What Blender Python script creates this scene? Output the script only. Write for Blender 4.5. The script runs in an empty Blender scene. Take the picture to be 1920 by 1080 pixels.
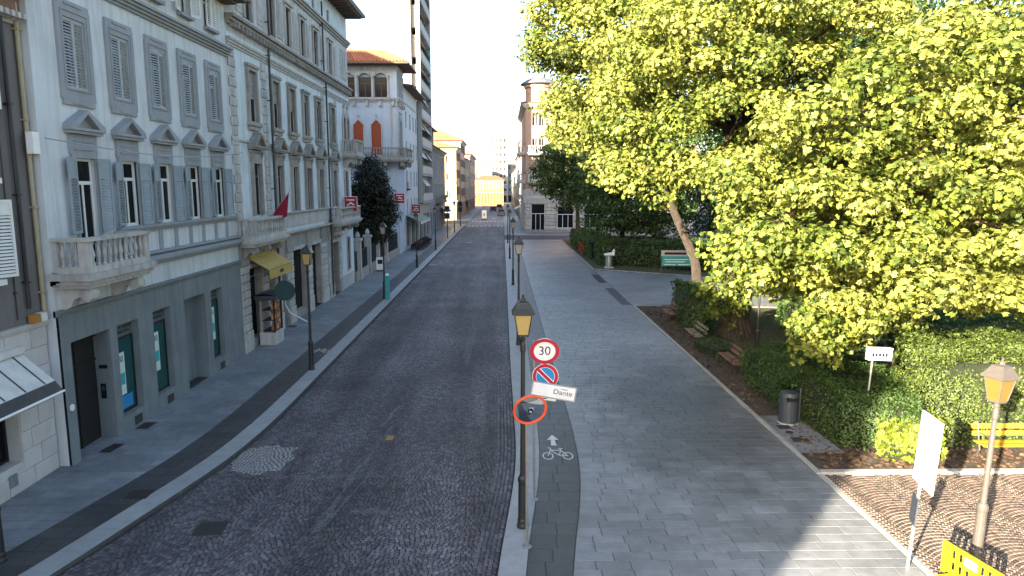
import bpy, math, random
import numpy as np
from mathutils import Vector, Matrix, Quaternion
random.seed(7); RNG = np.random.default_rng(7)
PI = math.pi; R = math.radians
sc = bpy.context.scene
C = sc.collection

# ------------------------------------------------------------------ camera, sky, sun, exposure
FPX, CAMH, VPX, HORV = 1300.0, 7.0, 942.0, 350.0
PITCH = math.atan((540 - HORV) / FPX)
YAW = math.atan((960 - VPX) * math.cos(PITCH) / FPX)
cam_d = bpy.data.cameras.new('camera')
cam = bpy.data.objects.new('camera', cam_d); C.objects.link(cam)
cam.location = (0, 0, CAMH)
cam.rotation_euler = (PI/2 - PITCH, 0, -YAW)
cam_d.sensor_width = 36.0; cam_d.lens = FPX / 1920 * 36
cam_d.clip_start = 0.1; cam_d.clip_end = 3000
sc.camera = cam

SUN_EL, SUN_AZ = R(16), math.atan2(0.8, 1.0)      # light travels towards (0.8, 1)
w = bpy.data.worlds.new('World'); sc.world = w; w.use_nodes = True
nt = w.node_tree; bg = nt.nodes['Background']
sky = nt.nodes.new('ShaderNodeTexSky'); sky.sky_type = 'NISHITA'
sky.sun_disc = False; sky.sun_elevation = SUN_EL; sky.sun_rotation = SUN_AZ + PI
sky.altitude = 100; sky.air_density = 1.0; sky.dust_density = 2.5; sky.ozone_density = 1.0
nt.links.new(sky.outputs[0], bg.inputs[0]); bg.inputs[1].default_value = 0.085
sun_d = bpy.data.lights.new('sun', 'SUN'); sun_d.energy = 5.0; sun_d.angle = R(0.6); sun_d.color = (1.0, 0.86, 0.66)
sun = bpy.data.objects.new('sun', sun_d); C.objects.link(sun)
sun.rotation_mode = 'QUATERNION'
sun.rotation_quaternion = Vector((math.sin(SUN_AZ)*math.cos(SUN_EL), math.cos(SUN_AZ)*math.cos(SUN_EL), -math.sin(SUN_EL))).to_track_quat('-Z', 'Y')
sun.location = (-30, -30, 30)
vs = sc.view_settings
vs.view_transform = 'Standard'; vs.look = 'None'; vs.gamma = 1.0; vs.use_curve_mapping = False
vs.exposure = 2.85
sc.cycles.max_bounces = 6; sc.cycles.transparent_max_bounces = 6; sc.cycles.use_denoising = True

# pixel of the photograph -> direction from the camera (distance always comes from the ground, a wall or a trunk)
def _rz(v): c, s = math.cos(-YAW), math.sin(-YAW); return Vector((c*v[0]-s*v[1], s*v[0]+c*v[1], v[2]))
_F = _rz((0, math.cos(PITCH), -math.sin(PITCH))); _R = _rz((1, 0, 0)); _U = _rz((0, math.sin(PITCH), math.cos(PITCH)))
def ray(u, v): return _F*FPX + _R*(u-960) - _U*(v-540)
def G(u, v, z=0): d = ray(u, v); t = (z-CAMH)/d.z; return Vector((d.x*t, d.y*t, z))
def D(u, v, Y): d = ray(u, v); t = Y/d.y; return Vector((d.x*t, Y, CAMH+d.z*t))

# ------------------------------------------------------------------ materials
M = {}
def _n(nt, t, **k):
    n = nt.nodes.new(t)
    for a, b in k.items(): setattr(n, a, b)
    return n
def mat(name, col, rough=0.7, var=0.12, scale=4.0, bump=0.0, bscale=30.0, piece=0.0, metal=0.0, spec=0.4,
        col2=None, streak=0.0, trans=0.0, blotch=None, wear=None, drip=None):
    m = bpy.data.materials.new(name); m.use_nodes = True; t = m.node_tree; L = t.links
    b = t.nodes['Principled BSDF']
    b.inputs['Roughness'].default_value = rough; b.inputs['Metallic'].default_value = metal
    b.inputs['Specular IOR Level'].default_value = spec
    tc = _n(t, 'ShaderNodeTexCoord'); geo = _n(t, 'ShaderNodeNewGeometry')
    pos = geo.outputs['Position']
    no = _n(t, 'ShaderNodeTexNoise'); no.inputs['Scale'].default_value = scale; no.inputs['Detail'].default_value = 6; no.inputs['Roughness'].default_value = 0.62
    L.new(pos, no.inputs['Vector'])
    rp = _n(t, 'ShaderNodeMapRange'); rp.inputs[1].default_value = 0.25; rp.inputs[2].default_value = 0.75
    rp.inputs[3].default_value = 1-var*1.6; rp.inputs[4].default_value = 1+var
    L.new(no.outputs['Fac'], rp.inputs[0]); val = rp.outputs[0]
    if piece:
        oi = _n(t, 'ShaderNodeObjectInfo'); ad = _n(t, 'ShaderNodeMath', operation='ADD'); fr = _n(t, 'ShaderNodeMath', operation='FRACT')
        L.new(oi.outputs['Random'], ad.inputs[0]); L.new(geo.outputs['Random Per Island'], ad.inputs[1]); L.new(ad.outputs[0], fr.inputs[0])
        pr = _n(t, 'ShaderNodeMapRange'); pr.inputs[3].default_value = 1-piece; pr.inputs[4].default_value = 1+piece
        L.new(fr.outputs[0], pr.inputs[0]); mu = _n(t, 'ShaderNodeMath', operation='MULTIPLY')
        L.new(val, mu.inputs[0]); L.new(pr.outputs[0], mu.inputs[1]); val = mu.outputs[0]
    if streak:   # vertical weathering streaks of their own shape
        mp = _n(t, 'ShaderNodeMapping'); mp.inputs['Scale'].default_value = (3.0, 3.0, 0.25); L.new(pos, mp.inputs['Vector'])
        n2 = _n(t, 'ShaderNodeTexNoise'); n2.inputs['Scale'].default_value = 1.6; n2.inputs['Detail'].default_value = 5; L.new(mp.outputs[0], n2.inputs['Vector'])
        r2 = _n(t, 'ShaderNodeMapRange'); r2.inputs[1].default_value = 0.45; r2.inputs[2].default_value = 0.75; r2.inputs[3].default_value = 1; r2.inputs[4].default_value = 1-streak
        L.new(n2.outputs['Fac'], r2.inputs[0]); mu = _n(t, 'ShaderNodeMath', operation='MULTIPLY'); L.new(val, mu.inputs[0]); L.new(r2.outputs[0], mu.inputs[1]); val = mu.outputs[0]
    if blotch:   # (scale, darkest factor, brightest factor): large stains
        n3 = _n(t, 'ShaderNodeTexNoise'); n3.inputs['Scale'].default_value = blotch[0]; n3.inputs['Detail'].default_value = 4; L.new(pos, n3.inputs['Vector'])
        r3 = _n(t, 'ShaderNodeMapRange'); r3.inputs[1].default_value = 0.35; r3.inputs[2].default_value = 0.68; r3.inputs[3].default_value = blotch[1]; r3.inputs[4].default_value = blotch[2]
        L.new(n3.outputs['Fac'], r3.inputs[0]); mu = _n(t, 'ShaderNodeMath', operation='MULTIPLY'); L.new(val, mu.inputs[0]); L.new(r3.outputs[0], mu.inputs[1]); val = mu.outputs[0]
    if wear:     # long worn bands along the driving direction
        mp = _n(t, 'ShaderNodeMapping'); mp.inputs['Scale'].default_value = (wear[0], wear[0]*.07, 1); L.new(pos, mp.inputs['Vector'])
        n5 = _n(t, 'ShaderNodeTexNoise'); n5.inputs['Scale'].default_value = 1.0; n5.inputs['Detail'].default_value = 3; L.new(mp.outputs[0], n5.inputs['Vector'])
        r5 = _n(t, 'ShaderNodeMapRange'); r5.inputs[1].default_value = 0.38; r5.inputs[2].default_value = 0.66; r5.inputs[3].default_value = wear[1]; r5.inputs[4].default_value = wear[2]
        L.new(n5.outputs['Fac'], r5.inputs[0]); mu = _n(t, 'ShaderNodeMath', operation='MULTIPLY'); L.new(val, mu.inputs[0]); L.new(r5.outputs[0], mu.inputs[1]); val = mu.outputs[0]
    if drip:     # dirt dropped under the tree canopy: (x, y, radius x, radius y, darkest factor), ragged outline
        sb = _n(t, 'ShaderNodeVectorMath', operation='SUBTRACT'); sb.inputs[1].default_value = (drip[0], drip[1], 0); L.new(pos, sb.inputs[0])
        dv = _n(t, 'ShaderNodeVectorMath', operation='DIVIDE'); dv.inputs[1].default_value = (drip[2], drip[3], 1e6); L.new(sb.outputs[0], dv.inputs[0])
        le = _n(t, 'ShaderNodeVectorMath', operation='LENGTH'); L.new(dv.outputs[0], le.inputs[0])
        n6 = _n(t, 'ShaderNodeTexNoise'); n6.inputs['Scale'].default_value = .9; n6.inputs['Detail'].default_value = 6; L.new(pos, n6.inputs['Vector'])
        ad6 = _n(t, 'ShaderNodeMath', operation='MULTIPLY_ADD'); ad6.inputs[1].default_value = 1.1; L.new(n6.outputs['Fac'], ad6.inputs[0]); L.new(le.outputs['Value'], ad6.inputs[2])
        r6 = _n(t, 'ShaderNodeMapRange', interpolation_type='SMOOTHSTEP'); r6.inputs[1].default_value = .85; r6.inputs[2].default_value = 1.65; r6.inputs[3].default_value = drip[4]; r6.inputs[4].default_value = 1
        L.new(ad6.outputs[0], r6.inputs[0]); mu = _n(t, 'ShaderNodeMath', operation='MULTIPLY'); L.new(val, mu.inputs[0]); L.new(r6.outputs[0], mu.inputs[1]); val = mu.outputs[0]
    if col2:
        mx = _n(t, 'ShaderNodeMix', data_type='RGBA'); mx.inputs['A'].default_value = (*col, 1); mx.inputs['B'].default_value = (*col2, 1)
        n4 = _n(t, 'ShaderNodeTexNoise'); n4.inputs['Scale'].default_value = scale*0.6; L.new(pos, n4.inputs['Vector'])
        src = fr.outputs[0] if piece else n4.outputs['Fac']
        L.new(src, mx.inputs['Factor']); base = mx.outputs['Result']
    else:
        rgb = _n(t, 'ShaderNodeRGB'); rgb.outputs[0].default_value = (*col, 1); base = rgb.outputs[0]
    vm = _n(t, 'ShaderNodeVectorMath', operation='SCALE'); L.new(base, vm.inputs[0]); L.new(val, vm.inputs['Scale'])
    L.new(vm.outputs[0], b.inputs['Base Color'])
    if bump:
        nb = _n(t, 'ShaderNodeTexNoise'); nb.inputs['Scale'].default_value = bscale; nb.inputs['Detail'].default_value = 5; L.new(pos, nb.inputs['Vector'])
        bp = _n(t, 'ShaderNodeBump'); bp.inputs['Strength'].default_value = bump; bp.inputs['Distance'].default_value = 0.02
        L.new(nb.outputs['Fac'], bp.inputs['Height']); L.new(bp.outputs[0], b.inputs['Normal'])
    if trans:
        tr = _n(t, 'ShaderNodeBsdfTranslucent'); L.new(vm.outputs[0], tr.inputs['Color'])
        ms = _n(t, 'ShaderNodeMixShader'); ms.inputs[0].default_value = trans
        L.new(b.outputs[0], ms.inputs[1]); L.new(tr.outputs[0], ms.inputs[2]); L.new(ms.outputs[0], t.nodes['Material Output'].inputs['Surface'])
    M[name] = m; return m

mat('asphalt', (.06,.06,.065), .85, .2, 2, .3, 60)
mat('sett', (.076,.069,.080), .62, .25, 6, .2, 50, piece=.36, spec=.42, col2=(.094,.084,.092), blotch=(.3,.68,1.2), wear=(.75,.75,1.6))
mat('sett_bed', (.036,.034,.037), .9, .2, 8, blotch=(.35,.75,1.3))
mat('mortar', (.36,.35,.33), .9, .3, 14, .3, 80)
mat('mortar_trace', (.15,.145,.148), .9, .5, 9, .3, 80)
mat('fan_sett', (.075,.056,.046), .65, .2, 9, .3, 60, piece=.3, col2=(.11,.078,.062))
mat('fan_bed', (.52,.43,.33), .9, .2, 12, .3, 70)
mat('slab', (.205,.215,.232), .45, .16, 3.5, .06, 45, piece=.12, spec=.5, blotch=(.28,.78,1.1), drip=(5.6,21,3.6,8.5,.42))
mat('slab_walk', (.19,.205,.22), .6, .16, 3.5, .12, 45, piece=.12, spec=.4, blotch=(.5,.8,1.1))
mat('slab_bed', (.07,.07,.07), .9, .2, 8)
mat('dark_slab', (.052,.052,.056), .45, .18, 5, .08, 45, piece=.13, spec=.5)
mat('kerb', (.30,.305,.31), .6, .12, 5, .12, 45, piece=.07)
mat('edge_stone', (.32,.31,.29), .65, .15, 6, .15, 45, piece=.1)
mat('iron_lid', (.045,.04,.038), .6, .2, 20, .5, 60, metal=.3)
mat('paint', (.62,.62,.60), .7, .25, 25, .2, 60)
mat('yellow_paint', (.30,.20,.06), .7, .3, 25)
mat('soil', (.060,.050,.042), .95, .35, 6, .6, 40)
mat('disc_dark', (.012,.045,.05), .5, .1, 5)
mat('lawn', (.045,.06,.02), .95, .3, 3, .6, 60, col2=(.075,.06,.035))
mat('blade', (.05,.085,.018), .8, .2, 3, piece=.4, trans=.3, col2=(.08,.085,.03))
mat('litter_leaf', (.11,.065,.038), .9, .2, 3, piece=.5, col2=(.09,.055,.03))
# plaster, stone
mat('plaster_grey', (.155,.145,.138), .9, .07, 1.2, .08, 90, streak=.12)
mat('plaster_white', (.54,.57,.585), .9, .08, 1.0, .06, 90, streak=.24)
mat('plaster_c', (.58,.64,.67), .9, .09, 1.2, .08, 90, streak=.26)
mat('plaster_d', (.42,.47,.54), .9, .07, 1.0, .08, 90, streak=.12)
mat('plaster_d2', (.50,.53,.55), .9, .06, 1.0, .08, 90, streak=.1)
mat('fresco', (.46,.47,.48), .9, .2, 3.5, .1, 60, col2=(.55,.52,.51), streak=.2)
mat('frame_grey', (.27,.29,.31), .85, .07, 2, .08, 80, streak=.12)
mat('shop_grey', (.165,.19,.20), .7, .12, 1.5, .05, 60, streak=.25)
mat('sign_grey', (.10,.115,.12), .5, .06, 3)
mat('stone', (.44,.425,.405), .85, .14, 3, .25, 50, piece=.12, streak=.34)
mat('stone_dark', (.30,.28,.255), .85, .16, 3, .25, 50, piece=.14, streak=.28)
mat('marble', (.50,.475,.46), .5, .1, 2.2, .04, 30, piece=.06)
mat('brick_brown', (.20,.11,.075), .85, .2, 6, .2, 50)
mat('roof_tile', (.36,.14,.065), .8, .2, 5, .2, 40, piece=.25, col2=(.30,.10,.05))
mat('roof_slate', (.12,.125,.14), .7, .15, 4, .15, 40)
mat('eave_wood', (.13,.085,.06), .8, .2, 5, .15, 40)
mat('shutter_blue', (.24,.285,.32), .65, .08, 4, .05, 60)
mat('shutter_grey', (.30,.325,.34), .65, .07, 4)
mat('shutter_white', (.62,.63,.60), .65, .06, 4)
mat('shutter_brown', (.085,.07,.06), .7, .12, 6)
mat('blind_red', (.28,.055,.02), .75, .1, 6)
mat('white_frame', (.66,.67,.63), .5, .05, 4)
mat('dark_wood', (.013,.011,.010), .7, .2, 6)
mat('concrete_balcony', (.46,.45,.42), .8, .08, 3, streak=.15)
mat('tower_grey', (.33,.325,.31), .85, .08, 2)
mat('tower_dark', (.19,.185,.175), .8, .1, 2)
mat('pink', (.34,.235,.19), .9, .07, 1.5, streak=.08)
mat('pink_pale', (.36,.235,.195), .9, .07, 1.2, streak=.08)
mat('cream', (.38,.30,.19), .9, .07, 1.2, streak=.08)
mat('orange', (.36,.175,.04), .9, .07, 1.2)
mat('white_wall', (.25,.255,.26), .9, .05, 1.2)
mat('pale_grey', (.32,.325,.335), .9, .06, 1.2)
mat('awning_yellow', (.42,.30,.09), .9, .12, 5)
mat('awning_white', (.55,.55,.53), .9, .12, 4)
mat('awning_dark', (.06,.06,.062), .9, .15, 5)
mat('awning_green', (.20,.26,.22), .9, .1, 5)
mat('flag_red', (.24,.012,.035), .85, .08, 4, trans=.3)
mat('sign_red', (.33,.012,.035), .45, .05, 5)
mat('sign_border', (.42,.008,.035), .35, .04, 5)
mat('sign_white', (.78,.78,.77), .4, .05, 5)
mat('sign_blue', (.02,.22,.48), .35, .04, 5)
mat('sign_black', (.008,.008,.009), .4, .03, 5)
mat('mirror_ring', (.75,.09,.025), .4, .05, 5)
mat('teal', (.03,.30,.30), .45, .06, 5)
mat('teal_board', (.03,.33,.36), .45, .1, 6)
mat('board_pale', (.50,.45,.42), .5, .1, 6)
mat('black_iron', (.016,.017,.018), .45, .12, 10, spec=.5)
mat('grey_iron', (.075,.065,.058), .55, .12, 10)
mat('steel', (.32,.33,.34), .38, .1, 10, metal=.7)
mat('lantern_glass', (.62,.48,.20), .35, .06, 6, trans=.45)
mat('lantern_orange', (.22,.12,.03), .35, .06, 6, trans=.25)
mat('lantern_pale', (.50,.48,.42), .35, .06, 6, trans=.45)
mat('bin_dark', (.035,.045,.06), .5, .1, 6)
mat('bench_wood', (.20,.165,.12), .8, .2, 8, .2, 40, piece=.25)
mat('bench_red', (.17,.085,.06), .8, .2, 8, .2, 40, piece=.25)
mat('bench_yellow', (.36,.19,.015), .6, .1, 8, piece=.1)
mat('plastic_yellow', (.50,.33,.008), .45, .06, 4)
mat('pipe_dark', (.03,.03,.032), .5, .1, 6)
mat('pipe_cream', (.36,.31,.20), .6, .1, 6)
mat('poster', (.55,.66,.62), .5, .05, 5)
mat('wares', (.34,.10,.04), .7, .5, 9, piece=.5, col2=(.5,.2,.08))
mat('wicker', (.03,.022,.02), .8, .3, 14)
mat('red_cloth', (.35,.03,.03), .8, .1, 6)
mat('bark_shaded', (.032,.025,.019), .95, .35, 5, .9, 22, col2=(.055,.042,.03))  # bark darkened to stand in for shade on two trunks
mat('bark', (.10,.075,.055), .95, .35, 5, .9, 22, col2=(.16,.115,.08))
mat('bark_plane', (.07,.054,.040), .9, .3, 4, .9, 16, col2=(.115,.088,.064))
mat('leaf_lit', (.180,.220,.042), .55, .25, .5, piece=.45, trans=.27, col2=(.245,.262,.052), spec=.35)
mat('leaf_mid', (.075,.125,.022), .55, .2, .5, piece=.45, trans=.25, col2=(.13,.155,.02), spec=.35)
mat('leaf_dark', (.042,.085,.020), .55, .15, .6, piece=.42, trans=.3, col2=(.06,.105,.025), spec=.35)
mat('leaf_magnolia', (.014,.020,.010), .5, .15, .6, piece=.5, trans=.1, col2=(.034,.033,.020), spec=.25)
mat('leaf_hedge', (.06,.095,.020), .5, .12, .8, piece=.42, trans=.25, col2=(.10,.135,.028), spec=.4)
mat('leaf_lime', (.14,.20,.02), .5, .12, .8, piece=.4, trans=.35, col2=(.19,.22,.03), spec=.4)
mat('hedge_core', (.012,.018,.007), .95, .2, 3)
mat('flower_red', (.35,.02,.03), .8, .2, 5, piece=.3)
def glass(name, col, rough):
    m = mat(name, col, rough, .15, 1.0, spec=.12); return m
glass('pane', (.010,.011,.014), .12); glass('pane_teal', (.02,.075,.075), .1); glass('pane_brown', (.035,.025,.022), .15)
mm = mat('mirror', (.55,.58,.60), .03, .02, 2, metal=1.0)

# ------------------------------------------------------------------ mesh helpers
class MB:
    def __init__(s): s.v = []; s.f = []
    def add(s, vs, fs):
        o = len(s.v); s.v += [tuple(p) for p in vs]; s.f += [tuple(i+o for i in f) for f in fs]; return s
    def box(s, x0, y0, z0, x1, y1, z1):
        return s.add([(x0,y0,z0),(x1,y0,z0),(x1,y1,z0),(x0,y1,z0),(x0,y0,z1),(x1,y0,z1),(x1,y1,z1),(x0,y1,z1)],
                     [(0,3,2,1),(4,5,6,7),(0,1,5,4),(1,2,6,5),(2,3,7,6),(3,0,4,7)])
    def bbox(s, x0, y0, z0, x1, y1, z1, b=.02):     # box with chamfered outer (-y) face
        return s.add([(x0,y1,z0),(x1,y1,z0),(x1,y1,z1),(x0,y1,z1),(x0,y0+b,z0),(x1,y0+b,z0),(x1,y0+b,z1),(x0,y0+b,z1),
                      (x0+b,y0,z0+b),(x1-b,y0,z0+b),(x1-b,y0,z1-b),(x0+b,y0,z1-b)],
                     [(0,4,5,1)[::-1],(1,5,6,2)[::-1],(2,6,7,3)[::-1],(3,7,4,0)[::-1],(4,8,9,5)[::-1],(5,9,10,6)[::-1],(6,10,11,7)[::-1],(7,11,8,4)[::-1],(8,11,10,9)[::-1],(0,1,2,3)[::-1]])
    def prism(s, poly, a, b, axis='y'):             # poly (p,q) extruded between a and b along the axis
        n = len(poly); P = {'y': lambda p, t: (p[0], t, p[1]), 'x': lambda p, t: (t, p[0], p[1]), 'z': lambda p, t: (p[0], p[1], t)}[axis]
        vs = [P(p, a) for p in poly] + [P(p, b) for p in poly]
        fs = [tuple(range(n)), tuple(range(2*n-1, n-1, -1))] + [(i, i+n, (i+1) % n + n, (i+1) % n) for i in range(n)]
        return s.add(vs, fs)
    def tube(s, pts, rad, n=8, cap=True):
        pts = [Vector(p) for p in pts]
        if not isinstance(rad, (list, tuple)): rad = [rad]*len(pts)
        o = len(s.v); up = None
        for i, p in enumerate(pts):
            d = (pts[min(i+1, len(pts)-1)] - pts[max(i-1, 0)]).normalized()
            if up is None: up = Vector((0,0,1)) if abs(d.z) < .9 else Vector((1,0,0))
            a = d.cross(up).normalized(); b = a.cross(d).normalized(); up = b
            for k in range(n):
                t = 2*PI*k/n; s.v.append(tuple(p + (a*math.cos(t)+b*math.sin(t))*rad[i]))
        for i in range(len(pts)-1):
            for k in range(n):
                s.f.append((o+i*n+k, o+i*n+(k+1) % n, o+(i+1)*n+(k+1) % n, o+(i+1)*n+k))
        if cap: s.f.append(tuple(o+k for k in range(n))[::-1]); s.f.append(tuple(o+(len(pts)-1)*n+k for k in range(n)))
        return s
    def lathe(s, prof, n=12, c=(0,0,0), rot=0):
        o = len(s.v)
        for r, z in prof:
            for k in range(n):
                t = 2*PI*k/n+rot; s.v.append((c[0]+r*math.cos(t), c[1]+r*math.sin(t), c[2]+z))
        m = len(prof)
        for i in range(m-1):
            for k in range(n): s.f.append((o+i*n+k, o+i*n+(k+1) % n, o+(i+1)*n+(k+1) % n, o+(i+1)*n+k))
        s.f.append(tuple(o+k for k in range(n))[::-1]); s.f.append(tuple(o+(m-1)*n+k for k in range(n)))
        return s
    def wall(s, x0, x1, z0, z1, ops, dep=.3, y=0.0):
        # vertical wall sheet facing -y with rectangular openings (a,b,c,d) = x0,x1,z0,z1 and their reveals
        xs = sorted({x0, x1, *[o[0] for o in ops], *[o[1] for o in ops]}); zs = sorted({z0, z1, *[o[2] for o in ops], *[o[3] for o in ops]})
        xs = [x for x in xs if x0-1e-6 <= x <= x1+1e-6]; zs = [z for z in zs if z0-1e-6 <= z <= z1+1e-6]
        ins = lambda x, z: any(o[0] < x < o[1] and o[2] < z < o[3] for o in ops)
        for i in range(len(xs)-1):
            j = 0
            while j < len(zs)-1:
                if ins((xs[i]+xs[i+1])/2, (zs[j]+zs[j+1])/2): j += 1; continue
                k = j
                while k+1 < len(zs)-1 and not ins((xs[i]+xs[i+1])/2, (zs[k+1]+zs[k+2])/2): k += 1
                s.add([(xs[i],y,zs[j]),(xs[i+1],y,zs[j]),(xs[i+1],y,zs[k+1]),(xs[i],y,zs[k+1])], [(0,1,2,3)]); j = k+1
        for a, b, c, d in ops:
            s.add([(a,y,c),(b,y,c),(b,y,d),(a,y,d),(a,y+dep,c),(b,y+dep,c),(b,y+dep,d),(a,y+dep,d)], [(0,4,5,1),(1,5,6,2),(2,6,7,3),(3,7,4,0),(4,7,6,5)[::-1]])
        return s
    def mesh(s, name, smooth=False):
        m = bpy.data.meshes.new(name); m.from_pydata(s.v, [], s.f); m.validate(); m.update()
        if smooth: m.polygons.foreach_set('use_smooth', [True]*len(m.polygons))
        return m
    def build(s, name, material, parent=None, loc=None, rot=None, smooth=False):
        return put(name, s.mesh(name, smooth), material, parent, loc, rot)
def put(name, me, material, parent=None, loc=None, rot=None, scale=None):
    if material is not None and not me.materials: me.materials.append(M[material])
    o = bpy.data.objects.new(name, me); C.objects.link(o)
    if parent is not None: o.parent = parent
    if loc is not None: o.location = loc
    if rot is not None: o.rotation_euler = rot
    if scale is not None: o.scale = scale
    return o
def tag(o, label=None, cat=None, group=None, kind=None):
    if label: o['label'] = label
    if cat: o['category'] = cat
    if group: o['group'] = group
    if kind: o['kind'] = kind
    return o
def thing(name, label, cat, loc=(0,0,0), rz=0, group=None):
    o = bpy.data.objects.new(name, None); C.objects.link(o); o.location = loc; o.rotation_euler = (0,0,rz); o.empty_display_size = .2
    return tag(o, label, cat, group)
def copy_tree(o, parent=None):
    c = o.copy(); C.objects.link(c); c.parent = parent
    for ch in list(o.children): copy_tree(ch, c)
    return c
def np_mesh(name, V, F, material):
    # V (n,3), F (m,k) with constant k
    me = bpy.data.meshes.new(name); m, k = F.shape
    me.vertices.add(len(V)); me.loops.add(m*k); me.polygons.add(m)
    me.vertices.foreach_set('co', np.ascontiguousarray(V, dtype=np.float32).ravel())
    me.polygons.foreach_set('loop_start', np.arange(0, m*k, k, dtype=np.int32))
    me.loops.foreach_set('vertex_index', np.ascontiguousarray(F, dtype=np.int32).ravel())
    me.shade_flat()
    me.update(calc_edges=True); me.validate(); me.materials.append(M[material]); return me
_fonts = {}
def text_mesh(txt, size, ext=.002):
    cu = bpy.data.curves.new('lettering', 'FONT'); cu.body = txt; cu.size = size; cu.extrude = ext; cu.align_x = 'CENTER'; cu.align_y = 'CENTER'
    o = bpy.data.objects.new('lettering', cu); C.objects.link(o)
    dg = bpy.context.evaluated_depsgraph_get(); me = bpy.data.meshes.new_from_object(o.evaluated_get(dg))
    bpy.data.objects.remove(o); bpy.data.curves.remove(cu); return me
_cache = {}
def cached(key, fn):
    if key not in _cache: _cache[key] = fn().mesh(key if isinstance(key, str) else key[0])
    return _cache[key]
# ------------------------------------------------------------------ the ground
def sheet(name, pts, z, material, kind='structure'):
    m = MB(); m.add([(p[0], p[1], z) for p in pts], [tuple(range(len(pts)))]); return tag(m.build(name, material), kind=kind)
def lerpc(tab, y):
    return float(np.mean(np.interp(y+np.linspace(-1.3,1.3,9), [t[0] for t in tab], [t[1] for t in tab])))
SW = .10                                   # pavement height above the road
# curves X(Y): kerb edges bend outward close to the camera
LK = [(4,-9.6),(8,-9.0),(11,-8.3),(12.5,-7.95),(15,-7.45),(16.5,-7.1),(18.5,-6.9),(20.5,-6.82),(400,-6.82)]
RK = [(4,-.6),(9,-.28),(11.9,-.08),(13.1,.02),(14.7,.2),(17.2,.36),(20,.34),(26,.30),(400,.27)]
RB = [(4,.05),(9,.22),(12,.44),(13.3,.56),(15,.80),(17.2,.97),(21,1.04),(30,1.07),(400,1.10)]
RP = [(4,.7),(9,1.0),(11.9,1.27),(13,1.47),(14.5,1.72),(16.5,1.93),(19.6,2.0),(26,1.97),(400,1.97)]
lk = lambda y: lerpc(LK, y); rk = lambda y: lerpc(RK, y); rb = lambda y: lerpc(RB, y); rp = lambda y: lerpc(RP, y)
lk1 = lambda y: lk(y)-.55; lk2 = lambda y: lk(y)-1.52

tag(MB().add([(-900,-300,-.06),(900,-300,-.06),(900,1600,-.06),(-900,1600,-.06)], [(0,1,2,3)]).build('ground', 'asphalt'), kind='structure')
road = sheet('road', [(lk(y), y) for y in np.arange(-20, 30, 1.0)] + [(lk(30), 300), (rk(30), 300)] + [(rk(y), y) for y in np.arange(29, -21, -1.0)], 0, 'sett_bed')
sheet('side_street', [(-60,131.5),(lk(130)-.0,131.5),(lk(130),143),(-60,143)], .002, 'asphalt')
sheet('cross_street', [(rk(100)+.05,91.5),(60,91.5),(60,99.5),(rk(100)+.05,99.5)], .004, 'asphalt')

# setts: every stone its own block; arrays of (x, y, half x, half y, angle, height)
def sett_blocks(P, zb, ins=.012, jt=.09):
    n = len(P); x, y, hx, hy, an, h = P.T
    base = np.array([(-1,-1),(1,-1),(1,1),(-1,1)], float)
    V = np.zeros((n, 8, 3)); c, s_ = np.cos(an), np.sin(an)
    jit = RNG.normal(0, jt, (n, 4, 2))
    for k in range(4):
        for lv in (0, 1):
            sx = (base[k,0]+jit[:,k,0])*(hx-(ins if lv else 0)); sy = (base[k,1]+jit[:,k,1])*(hy-(ins if lv else 0))
            V[:,k+4*lv,0] = x+c*sx-s_*sy; V[:,k+4*lv,1] = y+s_*sx+c*sy; V[:,k+4*lv,2] = zb + (h+RNG.normal(0,.0015,n) if lv else -.004)
    f = np.array([(4,5,6,7),(0,1,5,4),(1,2,6,5),(2,3,7,6),(3,0,4,7)])
    F = (f[None]+np.arange(n)[:,None,None]*8).reshape(-1, 4)
    return V.reshape(-1, 3), F
unit_sett = MB().add([(-1,-1,0),(1,-.92,0),(.95,1,0),(-1,.96,0),(-.78,-.8,1),(.8,-.74,1),(.76,.8,1),(-.8,.76,1)], [(4,5,6,7),(0,1,5,4),(1,2,6,5),(2,3,7,6),(3,0,4,7)]).mesh('sett')
def road_setts():
    P = []; y = 9.0
    while y < 125:
        sy = .096 if y < 40 else .15 if y < 62 else .26
        x = lk(y)+.06+RNG.uniform(0, .05)
        while x < rk(y)-.50:
            sx = sy*RNG.uniform(.86, 1.2)
            wv = .11*math.sin((x+.45)*2*PI/1.35)+.03*math.sin(x*1.7+y*.6)
            P.append((x+sx/2, y+wv, sx*.465, sy*.455, .2*math.cos((x+.45)*2*PI/1.35)*.5+RNG.normal(0,.05), .016)); x += sx
        y += sy
    # running courses beside the kerbs
    y = 9.0
    while y < 125:
        for k in range(5):
            ln = .19; P.append((rk(y)-.46+k*.098, y+.05*k, .046, ln*.47, 0, .016))
        y += .19
    return np.array(P)
P = road_setts()
vis = (P[:,1] > 11.9) & (np.abs(P[:,0]/P[:,1]) < .72)
order = np.argsort(np.where(vis, P[:,1], 1e9)); near = order[:300]; rest = np.setdiff1d(np.arange(len(P)), near)
for i in near:
    x, y, hx, hy, an, h = P[i]; put('sett', unit_sett, 'sett', road, (x, y, -.004), (0,0,an), (hx, hy, h+.004+RNG.uniform(-.001,.002)))
V, F = sett_blocks(P[rest], 0); o = put('setts', np_mesh('setts', V, F, 'sett'), None, road); tag(o, kind='stuff')
# far part of the roadway, where single setts cannot be told apart
tag(MB().add([(lk(70),125,.012),(rk(70)-0,125,.012),(rk(70),300,.012),(lk(70),300,.012)], [(0,1,2,3)]).build('far_setts', 'sett', road), kind='stuff')

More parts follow.
